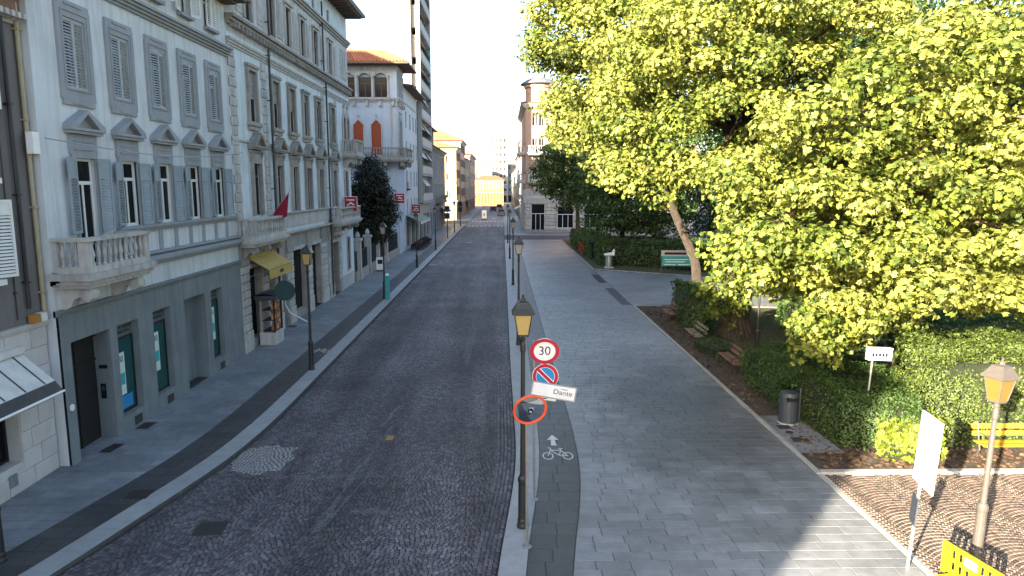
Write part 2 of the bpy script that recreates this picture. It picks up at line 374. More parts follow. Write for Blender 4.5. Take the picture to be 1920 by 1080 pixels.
def blob(name, cx, cy, rx, ry, z, material, parent, n=26, rough=.12, ang=0):
    pts = []
    for k in range(n):
        t = 2*PI*k/n; r = 1+RNG.normal(0, rough); a, b = rx*r*math.cos(t), ry*r*math.sin(t)
        pts.append((cx+a*math.cos(ang)-b*math.sin(ang), cy+a*math.sin(ang)+b*math.cos(ang), z))
    return MB().add(pts, [tuple(range(n))]).build(name, material, parent)
g = G(493, 862); blob('mortar_patch', g.x, g.y, .72, 1.0, .0142, 'mortar', road)
g = G(500, 830); blob('mortar_patch', g.x, g.y, .16, 1.0, .0138, 'mortar_trace', road, ang=-.25)
def strip(name, a, b, wd, z, material, parent, wob=.02):
    a, b = Vector(a), Vector(b); d = (b-a); n = max(2, int(d.length/.35)); nrm = Vector((-d.y, d.x, 0)).normalized()
    L_, R_ = [], []
    for i in range(n+1):
        p = a+d*i/n; q = wd*(.6+.8*RNG.random()); p = p+nrm*RNG.normal(0, wob); L_.append((p.x+nrm.x*q, p.y+nrm.y*q, z)); R_.append((p.x-nrm.x*q, p.y-nrm.y*q, z))
    vs = L_+R_; return MB().add(vs, [(i, i+n+1, i+n+2, i+1) for i in range(n)]).build(name, material, parent)
for a, b, wd in [((560,1045),(700,880),.025),((540,1040),(680,880),.018),((590,1000),(640,930),.07),((655,905),(735,800),.025),((640,915),(690,860),.06),((735,795),(790,690),.018),((715,800),(750,760),.05),((520,1000),(600,930),.018),((760,700),(795,660),.03)]:
    strip('repair_trace', G(*a), G(*b), wd, .0148+RNG.uniform(-.0006,.0006), 'mortar_trace', road)
for u, v, rx, ry in [(590,895,.9,.12),(880,640,.16,4.5),(905,760,.12,3.0),(700,960,.5,.12)]:
    g = G(u, v); blob('repair_trace', g.x, g.y, rx, ry, .0122+RNG.uniform(-.0006,.0006), 'mortar_trace', road, rough=.35)
def lid(parent, u, v, wx, wy, z, material='iron_lid', name='manhole_cover', rot=0.0):
    g = G(u, v); m = MB().box(-wx/2,-wy/2,0,wx/2,wy/2,.012)
    for k in range(1, 5): m.box(-wx/2+.03, -wy/2+wy*k/5-.008, .012, wx/2-.03, -wy/2+wy*k/5+.008, .018)
    return m.build(name, material, parent, (g.x, g.y, z), (0,0,rot))
lid(road, 395, 992, .6, .6, .010, rot=.1); o = lid(road, 731, 822, .20, .34, .010, 'yellow_paint')
# zebra crossing bars
for row, Y in ((0, 124.5), (1, 141.5)):
    for k in range(9):
        x = -6.2+k*.74
        MB().box(x, Y-.9, 0, x+.42, Y+.9, .004).build('crossing_bar', 'paint', road, (0,0,.0145))
for u, v in ((812,497),(905,440),(880,455),(760,520)):
    g = G(u, v); MB().box(-.35,-.12,0,.35,.12,.004).build('road_marking', 'paint', road, (g.x, g.y, .0155))

# paving: rows of slabs across X, staggered joints
unit_slab = MB().add([(-1,-1,0),(1,-1,0),(1,1,0),(-1,1,0),(-.985,-.965,1),(.985,-.965,1),(.985,.965,1),(-.985,.965,1)], [(4,5,6,7),(0,1,5,4),(1,2,6,5),(2,3,7,6),(3,0,4,7)]).mesh('paving_stone')
def slab_field(base, xa, xb, y0, y1, dy, lx, material, zb, h, keep, name='paving_stone', skip=None, visible=None):
    # every slab: left x at both row edges, right x at both row edges, y from, y to (the outer slabs follow the kerb line)
    P = []; y = y0; g = .004
    while y < y1:
        yb = y+dy; a0, a1, b0, b1 = xa(y), xa(yb), xb(y), xb(yb); x = max(a0, a1); end = min(b0, b1); first = True
        while x < end-.02:
            ln = lx*RNG.uniform(.7, 1.35)
            if first: ln *= RNG.uniform(.6, 1)
            last = x+ln > end-.22
            if last: ln = end-x
            if not (skip and skip(x+ln/2, y+dy/2)):
                P.append(((a0 if first else x)+g, (a1 if first else x)+g, (b0 if last else x+ln)-g, (b1 if last else x+ln)-g, y+g, yb-g))
            first = False; x += ln
        y = yb
    P = np.array(P); cen = np.column_stack([P[:,:4].mean(1), (P[:,4]+P[:,5])/2])
    vis = cen[:,1] > 11.6 if visible is None else visible(cen)
    order = np.argsort(np.where(vis, cen[:,1], 1e9)); near = [i for i in order[:keep] if vis[i]]; rest = np.setdiff1d(np.arange(len(P)), near)
    for i in near:
        l0, l1, r0, r1, ya, yb = P[i]; dz = RNG.uniform(-.001,.0015)
        if abs(l0-l1)+abs(r0-r1) < .004: put(name, unit_slab_for(name, material), material, base, ((l0+r0)/2, (ya+yb)/2, zb-.005), None, ((r0-l0)/2, (yb-ya)/2, h+.005+dz))
        else:
            e = .006; cx, cy = cen[i]; t = [(l0,ya),(r0,ya),(r1,yb),(l1,yb)]; q = [(l0+e,ya+e),(r0-e,ya+e),(r1-e,yb-e),(l1+e,yb-e)]
            MB().add([(x-cx,y-cy,-.005) for x, y in t]+[(x-cx,y-cy,h+dz) for x, y in q], [(4,5,6,7),(0,1,5,4),(1,2,6,5),(2,3,7,6),(3,0,4,7)]).build(name, material, base, (cx,cy,zb))
    if len(rest):
        Q = P[rest]; n = len(Q); V = np.zeros((n,8,3)); bx = [0,2,3,1]; by = [4,4,5,5]; sx = [1,-1,-1,1]; sy = [1,1,-1,-1]
        for k in range(4):
            for lv in (0,1):
                V[:,k+4*lv,0] = Q[:,bx[k]]+sx[k]*.006*lv; V[:,k+4*lv,1] = Q[:,by[k]]+sy[k]*.006*lv; V[:,k+4*lv,2] = zb+(h if lv else -.004)
        f = np.array([(4,5,6,7),(0,1,5,4),(1,2,6,5),(2,3,7,6),(3,0,4,7)]); F = (f[None]+np.arange(n)[:,None,None]*8).reshape(-1,4)
        tag(put(name+'s', np_mesh(name+'s', V.reshape(-1,3), F, material), None, base), kind='stuff')
_us = {}
def unit_slab_for(n, mt):
    if (n, mt) not in _us: _us[n, mt] = unit_slab.copy(); _us[n, mt].name = n
    return _us[n, mt]

PR = 7.62                                  # right edge of the promenade
bed = SW-.012
def ground_block(name, xa, xb, y0, y1, z, material, step=1.0):
    ys = list(np.arange(y0, min(y1, 30), step)) + ([30, y1] if y1 > 30 else [y1]); m = MB()
    A = [(xa(y), y) for y in ys]; B = [(xb(y), y) for y in ys]; n = len(ys)
    vs = [(x, y, z) for x, y in A]+[(x, y, z) for x, y in B]+[(x, y, -.05) for x, y in A]+[(x, y, -.05) for x, y in B]
    fs = [(i, i+n, i+n+1, i+1) for i in range(n-1)]+[(i, i+1, i+1+2*n, i+2*n) for i in range(n-1)]+[(i+n, i+3*n, i+1+3*n, i+1+n) for i in range(n-1)]
    return tag(m.add(vs, fs).build(name, material), kind='structure')
prom = ground_block('promenade', lambda y: rp(y), lambda y: PR, -20, 91, bed, 'slab_bed')
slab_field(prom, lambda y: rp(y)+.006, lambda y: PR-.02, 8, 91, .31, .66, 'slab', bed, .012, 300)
bike_r = ground_block('cycle_lane', lambda y: rb(y), lambda y: rp(y), -20, 91, bed, 'slab_bed')
slab_field(bike_r, lambda y: rb(y)+.004, lambda y: rp(y)-.004, 8, 91, .5, .55, 'dark_slab', bed, .012, 120)
kerb_r = ground_block('kerb_strip', lambda y: rk(y), lambda y: rb(y), -20, 91, bed, 'slab_bed')
walk_l = ground_block('pavement', lambda y: -11.6, lambda y: lk2(y), -20, 131, bed, 'slab_bed')
slab_field(walk_l, lambda y: -11.5, lambda y: lk2(y)-.004, 8, 131, .36, .62, 'slab_walk', bed, .012, 300, visible=lambda P: (P[:,1] > 12.4) & (P[:,0]/P[:,1] > -.74))
bike_l = ground_block('cycle_lane', lambda y: lk2(y), lambda y: lk1(y), -20, 131, bed, 'slab_bed')
slab_field(bike_l, lambda y: lk2(y)+.004, lambda y: lk1(y)-.004, 8, 131, .5, .6, 'dark_slab', bed, .012, 120, visible=lambda P: (P[:,1] > 12.0) & (P[:,0]/P[:,1] > -.74))
kerb_l = ground_block('kerb_strip', lambda y: lk1(y), lambda y: lk(y), -20, 131, bed, 'slab_bed')
for base, xa, xb, y1 in ((kerb_r, rk, rb, 91), (kerb_l, lk1, lk, 131)):
    y = 8.0; k = 0; rest = MB()
    while y < y1:
        e = min(y+.9, y1); a = .004
        vs = [(xa(y)+a,y+a,bed-.1),(xb(y)-a,y+a,bed-.1),(xb(e)-a,e-a,bed-.1),(xa(e)+a,e-a,bed-.1)]
        vs += [(x, yy, bed+.014) for x, yy, z in vs]; m = MB().add(vs, [(4,5,6,7),(0,1,5,4),(1,2,6,5),(2,3,7,6),(3,0,4,7)])
        if k < 110: m.build('kerb_stone', 'kerb', base)
        else: rest.add(m.v, m.f)
        y = e; k += 1
    if rest.v: tag(rest.build('kerb_stones', 'kerb', base), kind='stuff')
for x0, x1, y0, y1 in ((-11.6,-6.82,143,300),(.3,3.6,99.5,300)):
    tag(MB().box(x0,y0,-.05,x1,y1,SW).build('far_pavement','slab_walk'), kind='structure')
tag(MB().box(3.6,99.5,-.05,60,107,SW-.003).build('far_pavement','slab_walk'), kind='structure')
# covers and gratings in the pavements
for u, v, a, b in ((275,804,.35,.55),(262,935,.5,.45),(205,850,.3,.4),(218,843,.3,.3),(415,595+260,0,0)):
    if a: g = G(u, v, SW); lid(walk_l if u < 240 or u > 265 else bike_l, u, v, a, b, SW+.001)
g = G(548, 612, SW); MB().box(-.2,-.2,0,.2,.2,.006).build('manhole_cover', 'iron_lid', walk_l, (g.x, g.y, SW+.003))
# dark slabs where the path leaves the promenade
for y0, y1, x0 in ((40.2,47,7.0),(49.6,54.5,7.0)):
    MB().box(x0, y0, 0, PR-.05, y1, .003).build('dark_paving_band', 'dark_slab', prom, (0,0,SW+.001))

# bicycle pictograms painted on the lanes
def bicycle(parent, cx, cy, s, z, with_arrow=True):
    m = MB(); T = .035*s
    def ln(a, b, t=T):
        a, b = Vector(a), Vector(b); d = (b-a).normalized(); nn = Vector((-d.y, d.x))*t/2
        m.add([(a.x+nn.x,a.y+nn.y,0),(b.x+nn.x,b.y+nn.y,0),(b.x-nn.x,b.y-nn.y,0),(a.x-nn.x,a.y-nn.y,0)], [(0,3,2,1)])
    def ring(c, r, t=T):
        n = 20
        for k in range(n):
            p, q = 2*PI*k/n, 2*PI*(k+1)/n
            m.add([(c[0]+(r-t)*math.cos(p),c[1]+(r-t)*math.sin(p),0),(c[0]+r*math.cos(p),c[1]+r*math.sin(p),0),(c[0]+r*math.cos(q),c[1]+r*math.sin(q),0),(c[0]+(r-t)*math.cos(q),c[1]+(r-t)*math.sin(q),0)], [(0,1,2,3)])
    ring((-.30*s,0), .17*s); ring((.30*s,0), .17*s)
    A, B, S, Hh = (.30*s,0), (.05*s,.02*s), (.12*s,.26*s), (-.2*s,.26*s)
    for a, b in ((A,B),(B,S),(S,Hh),(B,Hh),(A,S),(Hh,(-.30*s,0)),(Hh,(-.18*s,.36*s)),((-.18*s,.36*s),(-.27*s,.38*s)),(S,(.13*s,.33*s)),((.06*s,.33*s),(.2*s,.34*s))): ln(a, b)
    for v in range(len(m.v)): x, y, q = m.v[v]; m.v[v] = (x, y*1.75, q)
    m.build('bicycle_marking', 'paint', parent, (cx, cy, z))
    if with_arrow:
        MB().add([(-.09*s,.0,0),(.09*s,0,0),(.06*s,.5*s,0),(-.06*s,.5*s,0),(-.19*s,.5*s,0),(.19*s,.5*s,0),(0,.95*s,0)], [(0,1,2,3),(4,5,6)]).build('arrow_marking', 'paint', parent, (cx-.05, cy+.85*s, z))
g = G(1046, 855, SW); bicycle(bike_r, g.x, g.y, .85, SW+.006)
g = G(600, 659, SW); bicycle(bike_l, g.x, g.y, .8, SW+.006, False)

# right of the promenade: park ground, path, piazza
edge = tag(MB().box(PR,-20,-.05,PR+.13,15.9,SW+.004).build('promenade_edging', 'edge_stone'), kind='structure')
def edging(parent, a, b, wd, z, material='edge_stone', step=1.0):
    a, b = Vector(a), Vector(b); L = (b-a).length; n = max(1, int(L/step)); d = (b-a)/n; an = math.atan2(d.y, d.x)
    me = MB().box(.004,-wd/2,-.12,d.length-.004,wd/2,0).mesh('edging_stone')
    for i in range(n): p = a+d*i; put('edging_stone', me, material, parent, (p.x, p.y, z), (0,0,an))
edging(edge, (PR+.065,15.9), (PR+.065,40.0), .13, SW+.03)
edging(edge, (PR+.065,58.2), (PR+.065,91), .13, SW+.03)
edging(edge, (PR+.13,15.98), (22,15.98), .16, SW+.05)
edging(edge, (PR+.13,40), (16,39.2), .12, SW+.03)
edging(edge, (PR+.13,58.2), (15,53.5), .12, SW+.03)
park = tag(MB().add([(PR+.13,16.06,.085),(70,16.06,.085),(70,91,.085),(PR+.13,91,.085)], [(0,1,2,3)]).build('lawn', 'lawn'), kind='structure')
soil = tag(MB().add([(PR+.13,16.06,.095),(12.8,16.06,.095),(10.0,19,.095),(9.3,24,.095),(9.2,32,.095),(9.6,39.9,.095),(PR+.13,39.9,.095)], [tuple(range(7))]).build('soil_bed', 'soil'), kind='structure')
tag(MB().add([(12.8,16.06,.092),(24,16.06,.092),(24,17.6,.092),(12,17.6,.092)], [(0,1,2,3)]).build('soil_bed', 'soil'), kind='structure')
path = tag(MB().add([(PR,40.05,.09),(16,39.3,.09),(26,36,.09),(26,50,.09),(15,53.4,.09),(PR,58.1,.09)], [tuple(range(6))]).build('path', 'slab_bed'), kind='structure')
def in_path(x, y):
    lo = 40.05-(x-PR)*.09 if x < 16 else 39.3-(x-16)*.33
    hi = 58.1-(x-PR)*.637 if x < 15 else 53.4-(x-15)*.31
    return lo < y-.2 and y+.2 < hi
slab_field(path, lambda y: PR+.01, lambda y: 25.5, 36.5, 58, .42, .9, 'slab', .09, .012, 0, skip=lambda x, y: not in_path(x, y))
# concrete pad with two covers and a valve by the bin
g = G(1500, 826)
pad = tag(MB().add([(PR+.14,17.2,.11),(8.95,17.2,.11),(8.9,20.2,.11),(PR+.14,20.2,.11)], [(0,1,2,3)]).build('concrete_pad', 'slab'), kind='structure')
lid(pad, 1500, 832, .45, .35, .112); lid(pad, 1470, 808, .36, .3, .112); g = G(1480, 818); MB().lathe([(.11,0),(.11,.012),(.08,.015)], 14).build('valve_cover', 'iron_lid', pad, (g.x, g.y, .112))

piazza = tag(MB().add([(PR+.13,-20,.085),(40,-20,.085),(40,15.9,.085),(PR+.13,15.9,.085)], [(0,1,2,3)]).build('piazza', 'fan_bed'), kind='structure')
def fan_setts():
    P = []; Wc = 1.28; Rr = .92
    for ci, xc in enumerate(np.arange(PR-.2, 18, Wc)):
        yy = 8.2+(.0 if ci % 2 else .05)
        while yy < 16.4:
            a = math.asin(Wc/2/Rr); n = 13
            for k in range(n):
                t = -a+2*a*(k+.5)/n; x = xc+Rr*math.sin(t); y = yy+Rr*math.cos(t)-Rr
                if PR+.18 < x < 17.6 and 8.3 < y < 15.83: P.append((x, y, .0485, .0415, -t+RNG.normal(0,.03), .014))
            yy += .118
    return np.array(P)
P = fan_setts(); vis = (P[:,1] > 11.9) & (P[:,0]/P[:,1] < .74)
order = np.argsort(np.where(vis, P[:,1], 1e9)); near = order[:300]; rest = np.setdiff1d(np.arange(len(P)), near)
us2 = unit_sett.copy(); us2.materials.clear()
for i in near: x, y, hx, hy, an, h = P[i]; put('sett', us2, 'fan_sett', piazza, (x, y, .083), (0,0,an), (hx, hy, h))
V, F = sett_blocks(P[rest], .085, .006, .05); tag(put('setts', np_mesh('setts', V, F, 'fan_sett'), None, piazza), kind='stuff')
# ------------------------------------------------------------------ facade kit
class Fac:
    """one facade of a building: local x along the wall (left to right seen from outside), -y outwards"""
    def __init__(s, root, ox=0, oy=0, rz=0): s.root, s.ox, s.oy, s.rz = root, ox, oy, rz
    def put(s, name, me, material, x=0, y=0, z=0, rot=0):
        c, n = math.cos(s.rz), math.sin(s.rz)
        return put(name, me, material, s.root, (s.ox+c*x-n*y, s.oy+n*x+c*y, z), (0,0,s.rz+rot))
    def mb(s, name, m, material, x=0, y=0, z=0, smooth=False): return s.put(name, m.mesh(name, smooth), material, x, y, z)
    def wall(s, material, x0, x1, z0, z1, ops, dep=.3): return s.mb('wall', MB().wall(x0, x1, z0, z1, ops, dep), material)
    def band(s, name, material, x0, x1, z0, z1, proj, steps=3):     # moulded string course / cornice growing outwards to the top
        m = MB(); h = (z1-z0)/steps
        for k in range(steps): m.box(x0-(proj*(k+1)/steps if False else 0), -proj*(k+1)/steps, z0+k*h, x1, .05, z0+(k+1)*h)
        return s.mb(name, m, material)
def rect_frame(m, w, h, t, y0, y1, bottom=True):
    m.box(-w/2-t, y0, 0, -w/2, y1, h); m.box(w/2, y0, 0, w/2+t, y1, h); m.box(-w/2-t, y0, h, w/2+t, y1, h+t)
    if bottom: m.box(-w/2-t, y0, -t, w/2+t, y1, 0)
    return m
def casement(f, cx, z0, w, h, dep=.18, frame='white_frame', pane='pane', transom=.72, mull=1):
    """window frame with its panes as sub-parts"""
    t = .07
    def mk():
        m = MB(); m.box(-w/2, -.03, 0, -w/2+t, .03, h); m.box(w/2-t, -.03, 0, w/2, .03, h); m.box(-w/2+t, -.03, 0, w/2-t, .03, t); m.box(-w/2+t, -.03, h-t, w/2-t, .03, h)
        for k in range(mull): x = -w/2+w*(k+1)/(mull+1); m.box(x-.035, -.034, t, x+.035, .03, (h*transom if transom else h-t))
        if transom: m.box(-w/2+t, -.036, h*transom, w/2-t, .03, h*transom+.09)
        return m
    o = f.put('window', cached(('window', w, h, frame, transom, mull), mk), frame, cx, dep-.035, z0)
    n = mull+1; pw = (w-2*t)/n
    zt = h*transom if transom else h-t
    lo = cached(('pane', 'lo', w, h, pane, transom, mull), lambda: MB().box(-pw/2+.02, -.012, t, pw/2-.02, .012, zt))
    for k in range(n): put('pane', lo, pane, o, (-w/2+t+pw*(k+.5), .0, 0))
    if transom:
        up = cached(('pane', 'up', w, h, pane, transom), lambda: MB().box(-w/2+t, -.012, zt+.09, w/2-t, .012, h-t)); put('pane', up, pane, o)
    return o
def leaf_mesh(w, h, solid=.25, gap=.075):
    def mk():
        m = MB(); t = .055
        m.box(0, -.02, 0, t, .02, h); m.box(w-t, -.02, 0, w, .02, h); m.box(t, -.02, 0, w-t, .02, t*1.3); m.box(t, -.02, h-t*1.3, w-t, .02, h)
        zm = h*(1-solid)
        m.box(t, -.021, zm, w-t, .019, zm+t)
        if solid > .05: m.box(t, -.006, zm+t, w-t, .006, h-t*1.3)
        z = t*1.3+gap*.5
        while z < zm-.02:
            m.add([(t,-.016,z-.018),(w-t,-.016,z-.018),(w-t,.016,z+.03),(t,.016,z+.03),(t,-.010,z-.022),(w-t,-.010,z-.022),(w-t,.020,z+.024),(t,.020,z+.024)], [(0,1,2,3),(7,6,5,4),(0,4,5,1),(2,6,7,3)]); z += gap
        return m
    return cached(('shutter', w, h, solid), mk)
def shutters(o, w, h, dep, material, lw=None, al=175, ar=175, solid=.25, z=0):
    """two louvred leaves hinged at the edges of the opening; a = opening angle (0 closed)"""
    lw = lw or w/2
    me = leaf_mesh(lw, h, solid)
    l = put('shutter', me, material, o, (-w/2, -dep, z), (0,0,-R(al))); r = put('shutter', me, material, o, (w/2, -dep, z), (0,0,PI+R(ar)))
    return l, r
def pediment_mesh(w, h, proj):
    def mk():
        m = MB(); t = .09
        m.box(-w/2, -proj, 0, w/2, .04, .07); m.box(-w/2+.05, -proj+.05, -.08, w/2-.05, .04, 0)
        m.prism([(-w/2+.12,.07),(w/2-.12,.07),(0,h-.1)], -proj*.35, .04)
        for s in (-1, 1):
            m.prism([(s*w/2,.07),(s*(w/2-.02),.07+t*.9),(0,h+t*.4),(0,h-t*.8),(s*(w/2-.26),.07)][::s], -proj, .03)
        return m
    return cached(('pediment', w, h, proj), mk)
def sub(parent, name, m, material, loc=(0,0,0)): return m.build(name, material, parent, loc)
def baluster_mesh(h):
    return cached(('baluster', h), lambda: MB().lathe([(.055,0),(.055,.05*h),(.03,.12*h),(.045,.17*h),(.03,.22*h),(.065,.4*h),(.06,.48*h),(.032,.72*h),(.028,.82*h),(.05,.9*h),(.05,h)], 8))
def balcony(f, x0, x1, dep, zf, rail, nf, ns, material, name='balcony', slab=.22, square=False):
    m = MB()
    m.box(x0-.12, -dep-.12, zf-slab*.45, x1+.12, .05, zf); m.box(x0-.05, -dep-.05, zf-slab*.75, x1+.05, .05, zf-slab*.45); m.box(x0+.02, -dep+.02, zf-slab, x1-.02, .05, zf-slab*.75)
    p = .16; b0, b1 = zf+.16, zf+rail-.09
    m.box(x0, -dep, zf, x1, -dep+p, b0); m.box(x0, -dep+p, zf, x0+p, 0.02, b0); m.box(x1-p, -dep+p, zf, x1, 0.02, b0)
    m.box(x0-.04, -dep-.04, b1, x1+.04, -dep+p+.04, b1+.09); m.box(x0-.04, -dep+p+.04, b1, x0+p+.04, .02, b1+.09); m.box(x1-p-.04, -dep+p+.04, b1, x1+.04, .02, b1+.09)
    for x in (x0, x1-p-.06): m.box(x+.002, -dep+.002, b0, x+p+.06, -dep+p+.06, b1); m.box(x+.002, -.14, b0, x+p, .02, b1)
    o = f.mb(name, m, material); bh = b1-b0
    me = baluster_mesh(round(bh, 3)) if not square else cached(('baluster', 'sq', bh), lambda: MB().box(-.03,-.04,0,.03,.04,bh))
    for k in range(nf): x = x0+p+.06+(x1-x0-2*p-.12)*(k+.5)/nf; put('baluster', me, material, o, (x, -dep+p/2, b0))
    for x in (x0+p/2, x1-p/2):
        for k in range(ns): put('baluster', me, material, o, (x, -dep+p+.06+(dep-p-.2)*(k+.5)/ns, b0))
    return o
def scroll(o, x, z, dep, h, wd, material):
    poly = [(0,0),(0,-h),(-.12*dep,-h*1.0),(-.3*dep,-h*.86),(-.42*dep,-h*.55),(-.6*dep,-h*.42),(-.72*dep,-h*.62),(-.86*dep,-h*.66),(-.98*dep,-h*.5),(-1.0*dep,-h*.25),(-.95*dep,0)]
    sub(o, 'bracket', MB().prism(poly, -wd/2, wd/2, 'x'), material, (x, 0, z))
    for s in (-1, 1): sub(o, 'bracket_scroll', MB().tube([(s*wd*.5,0,0),(s*wd*.62,0,0)], [.12*dep+.05]*2, 12), material, (x, -.84*dep, z-.36*h))
def blocks(f, x0, x1, z0, z1, rowh, proj, material, split=False, name='stone', bev=.025):
    n = max(1, round((z1-z0)/rowh)); rh = (z1-z0)/n
    for k in range(n):
        w = x1-x0; a, b = x0, x1
        if split and k % 2: a += w*.12; b -= w*.12
        me = cached((name, round(b-a, 3), round(rh, 3), proj, bev), lambda: MB().bbox(0, -proj, bev*.5, b-a, .02, rh-bev*.5, bev))
        f.put(name, me, material, a, 0, z0+k*rh)
def pipe(f, x, z0, z1, r, material, y=-.1, name='downpipe'):
    m = MB().tube([(x,y,z0),(x,y,z1)], r, 8)
    z = z0+.6
    while z < z1: m.box(x-r-.02, y-r-.012, z, x+r+.02, .01, z+.04); z += 2.0
    return f.mb(name, m, material)
def shell(root, x0, x1, dep, h, material, inner=.32):
    # side and rear walls plus flat top, behind the street wall
    m = MB(); m.add([(x0,0,0),(x0,dep,0),(x0,dep,h),(x0,0,h)], [(0,1,2,3)]).add([(x1,0,0),(x1,dep,0),(x1,dep,h),(x1,0,h)], [(3,2,1,0)]).add([(x0,dep,0),(x1,dep,0),(x1,dep,h),(x0,dep,h)], [(0,1,2,3)]).add([(x0,0,h),(x1,0,h),(x1,dep,h),(x0,dep,h)], [(0,1,2,3)])
    return m.build('rear_walls', material, root)
def pitched(root, x0, x1, y0, y1, z, rise, over, material, eave='eave_wood', eth=.16, rafters=0):
    m = MB(); ym = (y0+y1)/2
    m.add([(x0-over,y0-over,z+eth),(x1+over,y0-over,z+eth),(x1+over,y1+over,z+eth),(x0-over,y1+over,z+eth),(x0+2.5,ym,z+rise),(x1-2.5,ym,z+rise)], [(0,1,5,4),(2,3,4,5),(1,2,5),(3,0,4)])
    o = m.build('roof', material, root)
    sub(o, 'eave', MB().box(x0-over,y0-over,z,x1+over,y1+over,z+eth-.004), eave)
    if rafters:
        me = MB().box(-.06,-over+.05,-.14,.06,.0,0).mesh('rafter')
        for k in range(rafters): put('rafter', me, eave, o, (x0+(x1-x0)*(k+.5)/rafters, y0, z))
    return o

# ------------------------------------------------------------------ grey corner building with the marble shopfront
XA = -11.05
A = thing('grey_building', 'grey plastered building with white marble shopfront next to the bank', 'building', (XA, -8.5, 0), PI/2)
fa = Fac(A); LA = 16.6+8.5
wy = [k*3.05+1.45 for k in range(8)]; wy[-1] = 14.55+8.5-.03    # bay centres along the wall
opsA = [(x-.5, x+.5, 5.0, 6.75) for x in wy]+[(x-.5, x+.5, 8.62, 10.2) for x in wy]
fa.wall('plaster_grey', 0, LA, 3.85, 11.35, opsA, .25)
shopA = [(x-1.1, x+1.0, .75, 2.4) for x in wy[:-1]]+[(wy[-1]-1.4, wy[-1]+.85, .75, 2.45)]
fa.mb('shop_wall', MB().wall(0, LA, 0, 3.7, shopA, .45, .0), 'marble')
for x in wy:
    for z0, h in ((5.0,1.75),(8.62,1.58)):
        o = casement(fa, x, z0, 1.0, h, .16)
        sub(o, 'surround', rect_frame(MB(), 1.0, h, .13, -.20, -.1, False), 'white_frame')
        sub(o, 'sill', MB().box(-.72,-.30,-.13,.72,-.06,-.005), 'white_frame')
        sub(o, 'hood', MB().box(-.8,-.36,h+.32,.8,-.05,h+.44).box(-.74,-.28,h+.22,.74,-.06,h+.32), 'white_frame')
        shutters(o, 1.0, h-.06, .21, 'shutter_white', .5, 172, 160, .2, .03)
for a, b, c, d in shopA:
    fa.mb('shop_window', MB().box(a+.01,.36,c+.01,b-.01,.40,d-.01), 'pane')
    fa.mb('window_frame', rect_frame(MB(), b-a-.14, d-c-.14, .06, .30, .35), 'dark_wood', (a+b)/2, 0, c+.07)
# marble facing slabs around the last shop window
for row in range(8):
    z0 = .06+row*.455
    for k in range(22):
        x0 = LA-.02-(k+1)*.86+(.3 if row % 2 else 0); x1 = min(x0+.85, LA-.01)
        if any(x1 > a-.03 and x0 < b+.03 and z0+.44 > c-.03 and z0 < d+.03 for a, b, c, d in shopA):
            for a, b, c, d in shopA[-1:]:
                if z0+.44 > c-.03 and z0 < d+.03:
                    if x0 < b < x1-.08: x0 = b+.02
                    elif x1 > a > x0+.08: x1 = a-.02
                    else: x0 = x1
            if x1-x0 < .06 or any(x1 > a+.01 and x0 < b-.01 and z0+.44 > c-.03 and z0 < d+.03 for a, b, c, d in shopA): continue
        fa.put('marble_slab', MB().bbox(0,-.03,0,x1-x0-.012,.01,.443,.006).mesh('marble_slab'), 'marble', x0, 0, z0)
fa.band('ledge', 'marble', 0, LA+.02, 3.70, 3.85, .14)
fa.band('cornice', 'stone', 0, LA+.02, 10.62, 10.85, .16, 3)
fa.mb('cornice_board', MB().box(0,-.12,10.85,LA,.02,11.18), 'brick_brown')  # brown board between the two cornices
den = MB().box(-.05,-.22,0,.05,0,.12).mesh('dentil')
for k in range(46): fa.put('dentil', den, 'stone', LA-.12-k*.19, -.1, 10.72)
fa.band('eaves_cornice', 'stone', 0, LA+.02, 11.18, 11.42, .5, 3)
shell(A, 0, LA, 9, 11.35, 'plaster_grey')
pitched(A, 0, LA, 0, 9, 11.42, 1.2, .35, 'roof_tile')
# awning over the marble shop window
aw = thing('shop_awning', 'sloping pale awning with black valance over the marble shopfront window', 'awning', (XA, wy[-1]-8.5, 0), PI/2)
a0, a1 = -2.2, 1.05
aw_f = Fac(aw)
aw_f.mb('canopy', MB().add([(a0,-.04,3.28),(a1,-.04,3.28),(a1,-.78,2.60),(a0,-.78,2.60),(a0,-.04,3.25),(a1,-.04,3.25),(a1,-.78,2.57),(a0,-.78,2.57)], [(0,3,2,1),(4,5,6,7),(0,1,5,4),(1,2,6,5),(3,0,4,7)]), 'awning_white')
aw_f.mb('valance', MB().add([(a0,-.78,2.60),(a1,-.78,2.60),(a1,-.95,2.38),(a0,-.95,2.38),(a0,-.77,2.58),(a1,-.77,2.58),(a1,-.94,2.36),(a0,-.94,2.36)], [(0,3,2,1),(4,5,6,7),(1,2,6,5),(3,0,4,7)]), 'awning_dark')
aw_f.mb('front_bar', MB().tube([(a0-.02,-.96,2.36),(a1+.02,-.96,2.36)], .028, 8), 'sign_white')
for x in np.linspace(a0+.35, a1-.35, 5): aw_f.mb('stripe', MB().add([(x,-.045,3.287),(x+.05,-.045,3.287),(x+.05,-.775,2.612),(x,-.775,2.612)], [(0,3,2,1)]), 'awning_dark')
aw_f.mb('roller', MB().box(a0,-.16,3.26,a1,.0,3.42), 'awning_white')
for x in (a0+.1, a1-.1): aw_f.mb('arm', MB().tube([(x,-.03,2.5),(x,-.94,2.38)], .02, 6), 'sign_white')
pipe(fa, LA-.62, 4.2, 10.7, .045, 'pipe_dark', -.09, 'cable_conduit'); pipe(fa, LA-.95, 4.0, 10.4, .014, 'pipe_dark', -.03, 'cable')
pipe(fa, LA-.10, 3.9, 11.1, .05, 'pipe_cream', -.08)
fa.mb('junction_box', MB().box(LA-.25,-.3,7.75,LA-.02,-.14,8.25), 'sign_white')
